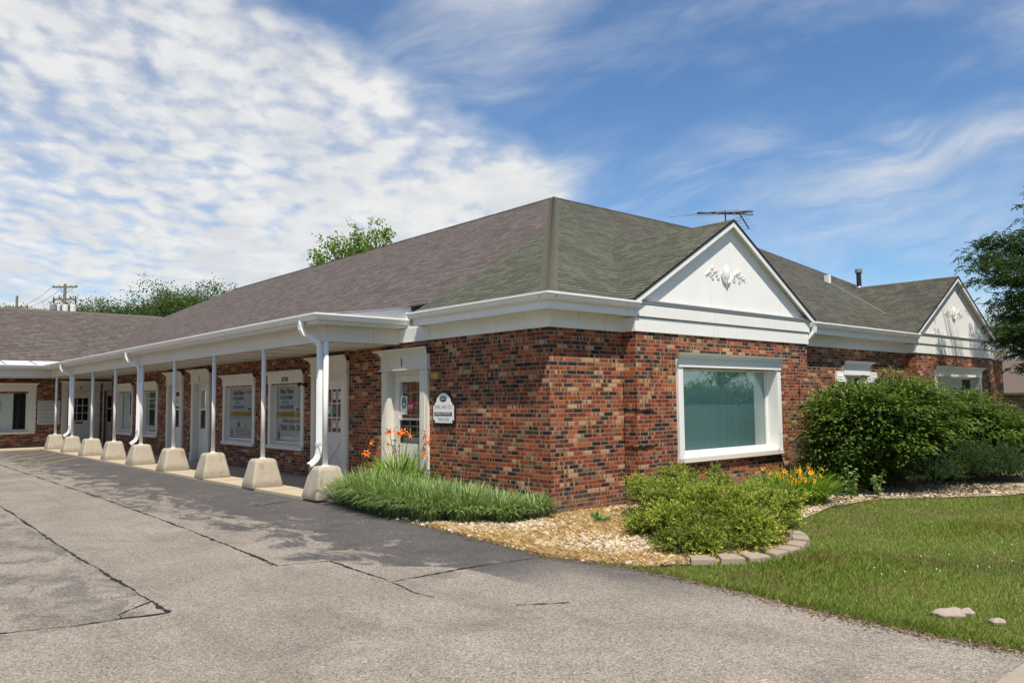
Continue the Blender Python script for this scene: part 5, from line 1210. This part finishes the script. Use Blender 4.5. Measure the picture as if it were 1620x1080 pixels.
shrub('leafy_shrub', (6.7, -1.8), [(5.95, -1.80, 1.30, .75, .72, .60), (6.9, -1.7, 1.0, 1.2, .7, .8), (6.5, -1.95, 1.36, .95, .85, .52), (7.3, -2.2, 1.32, .95, .9, .56), (5.75, -1.65, .78, .62, .5, .42), (6.75, -2.45, .98, .85, .55, .38), (7.6, -2.45, 1.0, .8, .55, .4), (8.0, -1.9, 1.38, .9, .85, .58), (6.35, -1.55, .60, .9, .6, .5), (7.3, -1.6, .6, 1.1, .6, .5)],
      'large rounded green shrub, the nearer of the pair in front of the small street window', 'bush', 360, 34, .115, .095, .046, stems=22)
shrub('leafy_shrub', (9.4, -2.3), [(8.95, -2.2, 1.32, 1.0, .9, .55), (9.8, -2.5, 1.12, 1.0, .9, .52), (10.5, -2.6, .80, .8, .8, .5), (9.3, -2.75, .85, .8, .5, .4), (10.2, -2.9, .62, .7, .55, .4), (10.9, -2.5, .75, .7, .7, .55), (9.8, -2.1, .8, 1.1, .6, .7), (9.2, -2.0, .6, .9, .6, .5)],
      'large rounded green shrub, the farther of the pair under the far gable', 'bush', 340, 32, .115, .095, .046, stems=16)
yw_ = empty('yew', (7.6, -3.3, 0)); tag(yw_, 'low dark green yew at the foot of the two leafy shrubs', 'shrub'); Vs, Ts = [], []
for (x, y, z, r, h) in ((7.3, -3.25, .35, .6, .45), (8.0, -3.45, .35, .6, .45), (8.6, -3.45, .30, .5, .38), (6.7, -2.95, .25, .5, .35), (7.7, -3.0, .45, .6, .45)):
    V, T = sprays((x, y, z), (r, r, h), int(620*r), .20, 20, .040, .011, up=.6, flat=.8, lo=.5); Vs.append(V); Ts.append(T)
V, T = cull(np.concatenate(Vs), np.concatenate(Ts), np.concatenate(Vs)[:, :, 2].min(1) > 0); quads('foliage', V, 'yew', T, parent=yw_)
sp = empty('spruce_shrub', (11.6, -3.6, 0)); tag(sp, 'blue green spreading conifer beyond the leafy shrubs at the right edge', 'shrub'); Vs, Ts = [], []
for (x, y, z, r, h) in ((10.9, -3.7, .35, .7, .5), (11.6, -3.9, .55, .8, .6), (12.3, -4.3, .5, .9, .6), (11.2, -4.3, .25, .6, .35), (13.0, -4.2, .8, .9, .8)):
    V, T = sprays((x, y, z), (r, r, h), int(480*r), .28, 18, .05, .014, up=.3, flat=.7, lo=.5); Vs.append(V); Ts.append(T)
V, T = cull(np.concatenate(Vs), np.concatenate(Ts), np.concatenate(Vs)[:, :, 2].min(1) > 0); quads('foliage', V, 'spruce', T, parent=sp)
shrub('evergreen_shrub', (14.2, -3.7), [(12.7, -3.1, .9, .8, .7, .8), (13.8, -3.6, 1.15, 1.0, .9, .9), (15.2, -4.2, 1.3, 1.3, 1.1, 1.1), (17, -4.6, 1.3, 1.6, 1.2, 1.3)], 'dark evergreen shrub behind the blue green conifer', 'yew', 200, 22, .14, .07, .03, stems=8)
def sapling(x, y, h, label):
    root = empty('seedling', (x, y, 0)); tag(root, label, 'seedling'); mb = MB(); P = []; D = []
    for i in range(5):
        a = random.uniform(0, 6.28); tp = Vector((x+math.cos(a)*.10, y+math.sin(a)*.10, h*random.uniform(.6, 1))); mb.chain([(x, y, 0), ((x+tp.x)/2, (y+tp.y)/2, tp.z*.55), tp], [.006, .005, .003], 5, 'budstem')
        for k in range(14):
            t = .2+.8*k/13; p = Vector((x, y, 0)).lerp(tp, t); b = random.uniform(0, 6.28); P.append(p); D.append((math.cos(b), math.sin(b), .1))
    mb.build('stem', root); P = np.array(P); D = np.array(D); V = leafV(P, D, np.full(len(P), .085), np.full(len(P), .05), .3); quads('leaves', V, 'lirio', rng.random(len(P))*.7, parent=root)
sapling(4.85, -2.35, .62, 'light green seedling with paired leaves in front of the nearer leafy shrub, left one'); sapling(5.45, -2.55, .50, 'shorter light green seedling in front of the nearer leafy shrub, right one')
sapling(-.05, -1.05, .16, 'tiny weed sprouting from the pebbles at the brick corner')

# trees -------------------------------------------------
def limb(mb, p, d, L, r, n, out, depth=0, spread=.5, m='bark', grav=.0):
    """recursive limbs; collects tip positions"""
    pts = [p]; rs = [r]; k = 4
    for i in range(k):
        d = (d+Vector((random.gauss(0, .12), random.gauss(0, .12), random.gauss(0, .08)-grav))).normalized(); p = p+d*L/k; pts.append(p); rs.append(r*(1-.45*(i+1)/k))
        if depth < n and i >= 1:
            for j in range(2 if depth else 2):
                a = random.uniform(0, 6.28); o = d.orthogonal().normalized(); o = Matrix.Rotation(a, 3, d) @ o
                limb(mb, p, (d*(1-spread)+o*spread+Vector((0, 0, .12))).normalized(), L*random.uniform(.5, .75), rs[-1]*.6, n, out, depth+1, spread, m, grav)
        if depth >= 1: out.append((p, d))
    mb.chain(pts, rs, 6 if depth else 9, m); out.append((p, d))
def tree(name, x, y, h, trunk_h, r, label, m, cl_n, cl_r, leaf, w, group=None, n=2, z0=0., spread=.5, nl=16, wide=1., cat='tree'):
    root = empty(name, (x, y, z0)); tag(root, label, cat, group); mb = MB(); tips = []
    mb.chain([Vector((x, y, z0)), Vector((x+.05*h*.2, y, z0+trunk_h*.5)), Vector((x, y, z0+trunk_h))], [r, r*.85, r*.75], 10, 'bark')
    for k in range(5):
        a = k*1.256+random.uniform(-.3, .3); el = random.uniform(.7, 1.7); d = Vector((math.cos(a)*wide, math.sin(a)*wide, el)).normalized()
        limb(mb, Vector((x, y, z0+trunk_h*random.uniform(.8, 1.))), d, (h-trunk_h)*.55, r*.5, n, tips, 0, spread)
    mb.build('trunk', root); T0 = np.array([t[0] for t in tips]); return root, T0
def crown(root, T0, m, nc, nl, crad, leaf, w, jit=.4, flat=.7, droop=.3):
    idx = rng.integers(0, len(T0), nc); C_ = T0[idx]+rng.normal(size=(nc, 3))*jit
    off = rng.normal(size=(nc, nl, 3))*crad*np.array([1, 1, flat]); Q = (C_[:, None]+off).reshape(-1, 3); D = unit(off+rng.normal(size=off.shape)*crad*.6).reshape(-1, 3); D[:, 2] -= droop
    n = len(Q); V = leafV(Q, D, leaf*rng.uniform(.6, 1.3, n), w*rng.uniform(.7, 1.3, n)); T = np.clip(.4*np.repeat(rng.random(nc), nl)+.18*(off[..., 2]/(crad*flat)).reshape(-1)+.3*rng.random(n)+.12, 0, 1)
    return quads('crown', V, m, T, parent=root)
crown_leaves = crown
# cottonwood in the courtyard: only its top shows above the ridge
def cottonwood():
    x, y = 13.7, 30.0
    root = empty('cottonwood_tree', (x, y, 0)); tag(root, 'bright green tree top rising above the long roof ridge', 'tree'); mb = MB(); T = []
    mb.chain([(x, y, 0), (x+.1, y, 4), (x, y+.1, 7.6)], [.22, .18, .12], 10, 'bark')
    tops = [(495, 405), (500, 398), (513, 382), (522, 372), (528, 392), (541, 366), (545, 385), (556, 372), (563, 352), (566, 365), (575, 378), (587, 347), (592, 358), (600, 355), (606, 366), (612, 362), (619, 370), (604, 380), (590, 376), (578, 392), (560, 395), (540, 398), (515, 402), (500, 412), (553, 385), (596, 370), (570, 372), (532, 380), (583, 364)]
    for (u, v) in tops:
        d = F_+R_*((u-810)/1244)-U_*((v-540)/1244) if False else F_+R2*((u-810)/1244)-U2*((v-540)/1244)
        t = (y+random.uniform(-1., 1.)-CAM.y)/d.y; p = CAM+d*t; b = Vector((x+(p.x-x)*.35, y, 7.2+random.uniform(0, 1))); md = b.lerp(p, .55)+Vector((0, 0, .1))
        mb.chain([Vector((x, y, 6.6)), b, md, p], [.07, .05, .03, .01], 5, 'bark')
        for s in (.62, .75, .88, .97): T.append(tuple(b.lerp(p, s)+Vector((random.gauss(0, .10), random.gauss(0, .2), random.gauss(0, .08)))))
    mb.build('trunk', root); T = np.array(T); crown_leaves(root, T, 'poplar', 270, 13, .12, .14, .13, .06, 1., .2)
cottonwood()
# honey locust at the right: trunk out of frame, limbs reaching in
def locust():
    x, y = 16.2, -4.6
    root = empty('honey_locust_tree', (x, y, 0)); tag(root, 'honey locust with feathery drooping leaves reaching in from the right edge', 'tree'); mb = MB()
    mb.chain([(x, y, -.05), (x+.1, y, 1.6), (x-.05, y+.1, 3.4), (x, y, 5.2)], [.20, .17, .14, .11], 10, 'bark')
    ends = [(1520, 398, 0), (1552, 385, 0), (1575, 378, 0), (1545, 420, 0), (1568, 410, 0), (1535, 440, 0), (1590, 420, 0), (1610, 440, 0), (1560, 462, 0), (1590, 470, 0), (1615, 480, 0), (1545, 480, 0), (1575, 500, 0), (1560, 518, 0), (1600, 520, 0), (1590, 545, 0), (1612, 560, 0), (1578, 540, 0), (1580, 440, 0), (1600, 395, 0), (1575, 570, 0), (1600, 590, 0), (1615, 520, 0), (1585, 500, 0), (1610, 500, 0), (1560, 545, 0), (1617, 345, 0), (1612, 370, 0), (1622, 318, 0), (1625, 385, 0), (1640, 270, 0), (1630, 420, 0), (1650, 300, 0), (1660, 380, 0), (1650, 460, 0), (1680, 330, 0), (1690, 430, 0), (1700, 250, 0), (1710, 520, 0), (1640, 530, 0), (1740, 380, 0), (1750, 300, 0), (1780, 450, 0), (1800, 350, 0)]
    C_ = []
    for (u, v, dd) in ends:
        d = F_+R2*((u-810)/1244)-U2*((v-540)/1244); yy = -2.0+random.uniform(-.5, .4); t = (yy-CAM.y)/d.y; p = CAM+d*t
        b = Vector((x-.0, y, 3.2+max(0, (p.z-3.8))*.55)); md = b.lerp(p, .5)+Vector((0, 0, .25)); mb.chain([b, md, p], [.05, .028, .008], 6, 'bark')
        for s in (.55, .7, .82, .92, 1.0): C_.append(tuple(md.lerp(p, (s-.5)*2)+Vector((0, 0, .02)) if s > .5 else md))
    # higher boughs above and right of the frame that shade the far gable
    for k in range(46):
        tt = random.uniform(5.6, 8.5); g = Vector((random.uniform(14.9, 16.0), -.3, random.uniform(3.1, 4.6))); p = g-Vector((.256, .476, -1.))*tt
        C_.append(tuple(p)); 
        if k % 2 == 0: b = Vector((x, y, 4.6)); mb.chain([b, b.lerp(p, .5)+Vector((0, 0, .4)), p], [.05, .03, .01], 6, 'bark')
    for k in range(26): C_.append((x+random.gauss(1.2, 1.2), y+random.gauss(.4, .9), random.uniform(6.5, 9.5)))
    def ok(c):
        d = Vector(c)-CAM; f = d.dot(F_); u = 810+1244*d.dot(R2)/f; v = 540-1244*d.dot(U2)/f
        return u > (9999 if v < 240 else 1640 if v < 300 else 1622 if v < 350 else 1540 if v < 445 else 1585 if v < 560 else 1600)
    mb.build('trunk', root); C_ = np.array([c for c in C_ if ok(c)])
    # compound fronds
    n = 7500; base = C_[rng.integers(0, len(C_), n)]+rng.normal(size=(n, 3))*np.array([.15, .22, .07]); D = rng.normal(size=(n, 3)); D[:, 2] = np.abs(D[:, 2])*.2-.05; D = unit(D)
    k = 15; t = np.tile(np.linspace(.1, 1, k), n); L = np.repeat(rng.uniform(.16, .28, n), k); Dr = np.repeat(D, k, 0); B0 = np.repeat(base, k, 0)+Dr*(t*L)[:, None]; B0[:, 2] -= .9*(t**2)*L*.7
    side = unit(np.cross(Dr, np.array([0, 0, 1.])))*np.where(np.arange(n*k) % 2, 1, -1)[:, None]; dd = unit(side+Dr*.4+rng.normal(size=side.shape)*.2); dd[:, 2] -= .35
    V = leafV(B0, dd, .060*rng.uniform(.7, 1.3, n*k), np.full(n*k, .030)); quads('crown', V, 'locust', np.clip(.5*np.repeat(rng.random(n), k)+.4*rng.random(n*k), 0, 1), parent=root)
locust()
# far tree line behind the left wing: three kinds, copied
def copy_tree(o, parent=None):
    c = o.copy(); COL.objects.link(c); c.parent = parent
    for ch in o.children: copy_tree(ch, c)
    return c
protos = []
for k, (h, wd) in enumerate(((12.5, .9), (13.5, .7), (11, 1.1))):
    r_, T0 = tree('shade_tree', 0, 0, h, 3.5, .28, 'x', 'far', 0, 0, 0, 0, wide=wd, spread=.5)
    T0 = T0[rng.random(len(T0)) < .9]; crown_leaves(r_, T0, 'far', 800, 90, .55, .19, .14, .75, .75); protos.append((r_, T0[:, 2].max()))
def G(u, v, y):
    d = F_+R2*((u-810)/1244)-U2*((v-540)/1244); t = (y-CAM.y)/d.y; return CAM+d*t
far_spots = [(20, 478, 96), (62, 486, 90), (85, 484, 88), (118, 470, 92), (140, 478, 94), (160, 482, 90), (182, 476, 86), (205, 482, 92), (222, 477, 88), (245, 474, 90), (262, 478, 84), (284, 462, 86), (305, 447, 84), (328, 450, 88), (346, 458, 82), (368, 450, 92), (392, 455, 90), (2, 488, 92), (235, 486, 100), (298, 470, 96)]
desc = ['isolated little treetop at the left edge', 'small round crown near the leaning far pole', 'crown just left of the transformer pole', 'crown directly right of the transformer pole', 'second crown right of the transformer pole', 'low crown in the line behind the wing roof', 'pointed crown midway along the wing ridge', 'low crown midway along the wing ridge', 'dark crown past the middle of the wing ridge', 'broad crown where the wires cross', 'crown below the tallest one', 'crown stepping up to the tallest one', 'tallest crown where the big roof begins', 'tall crown overlapping the rising roof edge', 'crown sinking behind the rising roof edge', 'small tip peeking over the big roof edge', 'last tip above the big roof edge', 'clipped crown touching the left picture edge', 'far crown filling the line behind the wires', 'back crown behind the tallest one']
used = set()
for i, (u, v, y) in enumerate(far_spots):
    k = i % 3; r_, top = protos[k]; p = G(u, v, y)
    if k in used: o = copy_tree(r_)
    else: o = r_; used.add(k)
    s = p.z/(top+1.1); o.location = (p.x, p.y, -.1); o.rotation_euler = (0, 0, i*1.3); o.scale = (s, s, s)
    tag(o, 'far green tree, '+desc[i], 'tree', 'trees beyond the left wing')
# trees beyond the right end and across the street (seen in the window glass)
for i, (u, v, y, lb) in enumerate(((1600, 515, 34, 'green tree behind the neighbouring house, left of the pair'), (1640, 480, 40, 'green tree behind the neighbouring house, right of the pair'))):
    p = G(u, v, y); o = copy_tree(protos[i][0]); s = p.z/protos[i][1]; o.location = (p.x, p.y, -.1); o.scale = (s, s, s); o.rotation_euler = (0, 0, 2.+i); tag(o, lb, 'tree', 'trees beyond the right end')
for i, (x, y, s, lb) in enumerate(((16, -27, .55, 'street tree mirrored in the left part of the big window'), (24, -24, .75, 'street tree mirrored in the right part of the big window'), (34, -34, .9, 'street tree behind the house across the road'), (6, -33, .8, 'street tree at the left of the house across the road'), (46, -28, .8, 'street tree far down the road'), (-12, -30, .9, 'street tree across from the parking lot'), (-42, -12, 1., 'added unseen tree blocking low sky beyond the parking lot, nearest the street'), (-45, -1, .9, 'added unseen tree blocking low sky beyond the parking lot, second from the street'), (-44, 9, 1.1, 'added unseen tree blocking low sky beyond the parking lot, third from the street'), (-46, 20, 1., 'added unseen tree blocking low sky beyond the parking lot, deepest one'))):  # parking lot trees are unseen, added to keep bright sky out of door glass
    o = copy_tree(protos[i % 3][0]); o.location = (x, y, -.1); o.scale = (s, s, s); o.rotation_euler = (0, 0, i*.9); tag(o, lb, 'tree', 'trees across the street')
def house(x, y, w, d, h, rh, wm, rm, label, rot=0., axis=0):
    root = empty('house', (0, 0, 0)); tag(root, label, 'house'); mb = MB(); fr = Fr((x, y, 0), (math.cos(rot), math.sin(rot), 0), (math.sin(rot), -math.cos(rot), 0))
    mb.box((-w/2, -d/2, -.1), (w/2, d/2, h), wm, fr); mb.poly([(-w/2, h), (w/2, h), (w/2, h)], fr, 0, wm)
    mb.face([fr(-w/2, -d/2, h), fr(-w/2, d/2, h), fr(-w/2, 0, h+rh)], wm); mb.face([fr(w/2, -d/2, h), fr(w/2, d/2, h), fr(w/2, 0, h+rh)], wm); mb.build('wall', root)
    mb = MB(); o = .5
    for s in (-1, 1): q = [fr(-w/2-o, s*(d/2+o), h-rh*o/(d/2)), fr(w/2+o, s*(d/2+o), h-rh*o/(d/2)), fr(w/2+o, 0, h+rh), fr(-w/2-o, 0, h+rh)]; mb.prism(None, q, [p+Vector((0, 0, .12)) for p in q], rm)
    mb.build('roof', root)
    for k in range(max(2, int(w/3.5))):
        u = -w/2+(k+.5)*w/max(2, int(w/3.5))
        for s in (1, -1):
            f = MB(); f.box((u-.55, s*d/2, 1.0), (u+.55, s*(d/2+.05), 2.3), 'white', fr); wdw = f.build('window', root); g = MB(); g.box((u-.45, s*(d/2+.05), 1.1), (u+.45, s*(d/2+.06), 2.2), 'interior', fr); g.build('pane', wdw)
    return root
house(47, 4.0, 18, 9, 2.0, 1.9, 'tanbrick', 'brownroof', 'neighbouring low brick house with brown roof at the right edge', 1.45)
house(60, 9, 9, 7, 4.4, 1.6, 'siding', 'metal', 'neighbouring grey sided house with pale gable behind the brick one', 1.2)
house(27, -33, 20, 9, 2.7, 2.2, 'siding', 'brownroof', 'ranch house across the street mirrored in the big window', .1)
# utility poles
def pole(x, y, top, label, big=True):
    root = empty('utility_pole', (x, y, 0)); tag(root, label, 'utility pole'); mb = MB(); mb.tube((x, y, -.2), (x, y, top), .17, .11, 10, 'wood'); mb.build('pole', root)
    bars = [(-.25, 1.0), (-1.25, .95)] if big else [(-1.1, 1.1)]
    for dz, hw in bars:
        c = MB(); z = top+dz; c.box((-hw, -.06, z-.07), (hw, .06, z+.07), 'wood', Fr((x, y, 0), tuple(R_), (0, -1, 0)))
        for k in ((-hw+.08), -.35 if not big else -.45, .45, hw-.08):
            q = Vector((x, y, z+.07))+R_*k; c.tube(q, q+Vector((0, 0, .17 if dz < -.5 else .06)), .05, .035, 6, 'darkmetal'); 
            if dz < -1 and abs(k) > .8: c.tube(q+Vector((0, 0, -.35)), q, .06, .06, 6, 'darkmetal')
        c.build('crossarm', root)
    if big:
        for k in (-.62, 0.0, .62):
            t = MB(); q = Vector((x, y-.35, top-2.55))+R_*k; t.tube(q, q+Vector((0, 0, .78)), .22, .22, 12, 'transf'); t.tube(q+Vector((0, 0, .78)), q+Vector((0, 0, .84)), .23, .15, 12, 'transf'); t.tube(q+Vector((0, 0, .82)), q+Vector((0, 0, 1.0)), .035, .03, 6, 'darkmetal'); t.build('transformer', root)
    return root
M['transf'] = plain('transformer_grey', (.70, .71, .70), .5, .1)
p1 = G(103, 449, 62); p2 = G(27, 468, 78)
pole(p1.x, p1.y, p1.z, 'wooden utility pole with two crossarms and three grey transformers'); pole(p2.x, p2.y, p2.z, 'plain distant utility pole with one crossarm', False)
def wire(a, b, sag, r=.018):
    a, b = Vector(a), Vector(b); return [a.lerp(b, k/16)-Vector((0, 0, sag*4*(k/16)*(1-k/16))) for k in range(17)]
wr = empty('overhead_wires', (p1.x, p1.y, p1.z)); tag(wr, 'thin overhead wires strung between the utility poles behind the wing roof', 'wires')
for k in (-.9, .9, 0):
    mb = MB(); mb.chain(wire(p1+R_*k+Vector((0, 0, -.1)), p2+R_*k*1.1+Vector((0, 0, -1.)), .6), [.014]*17, 4, 'darkmetal'); mb.build('wire', wr)
for (v1, v2) in ((487, 494), (490, 498), (484, 491)):
    mb = MB(); mb.chain(wire(G(103, v1, 62), G(420, v2+8, 50), .35), [.022]*17, 4, 'darkmetal'); mb.build('wire', wr)
# stack on the far side of the wing roof
mb = MB(); q = G(84.5, 492, 33.6); mb.tube((q.x, q.y, 5.9), (q.x, q.y, q.z+.05), .11, .11, 10, 'darkmetal'); mb.tube((q.x, q.y, q.z+.05), (q.x, q.y, q.z+.30), .16, .15, 10, 'metal'); mb.build('vent_pipe', rf)
print('objects', len(bpy.data.objects))
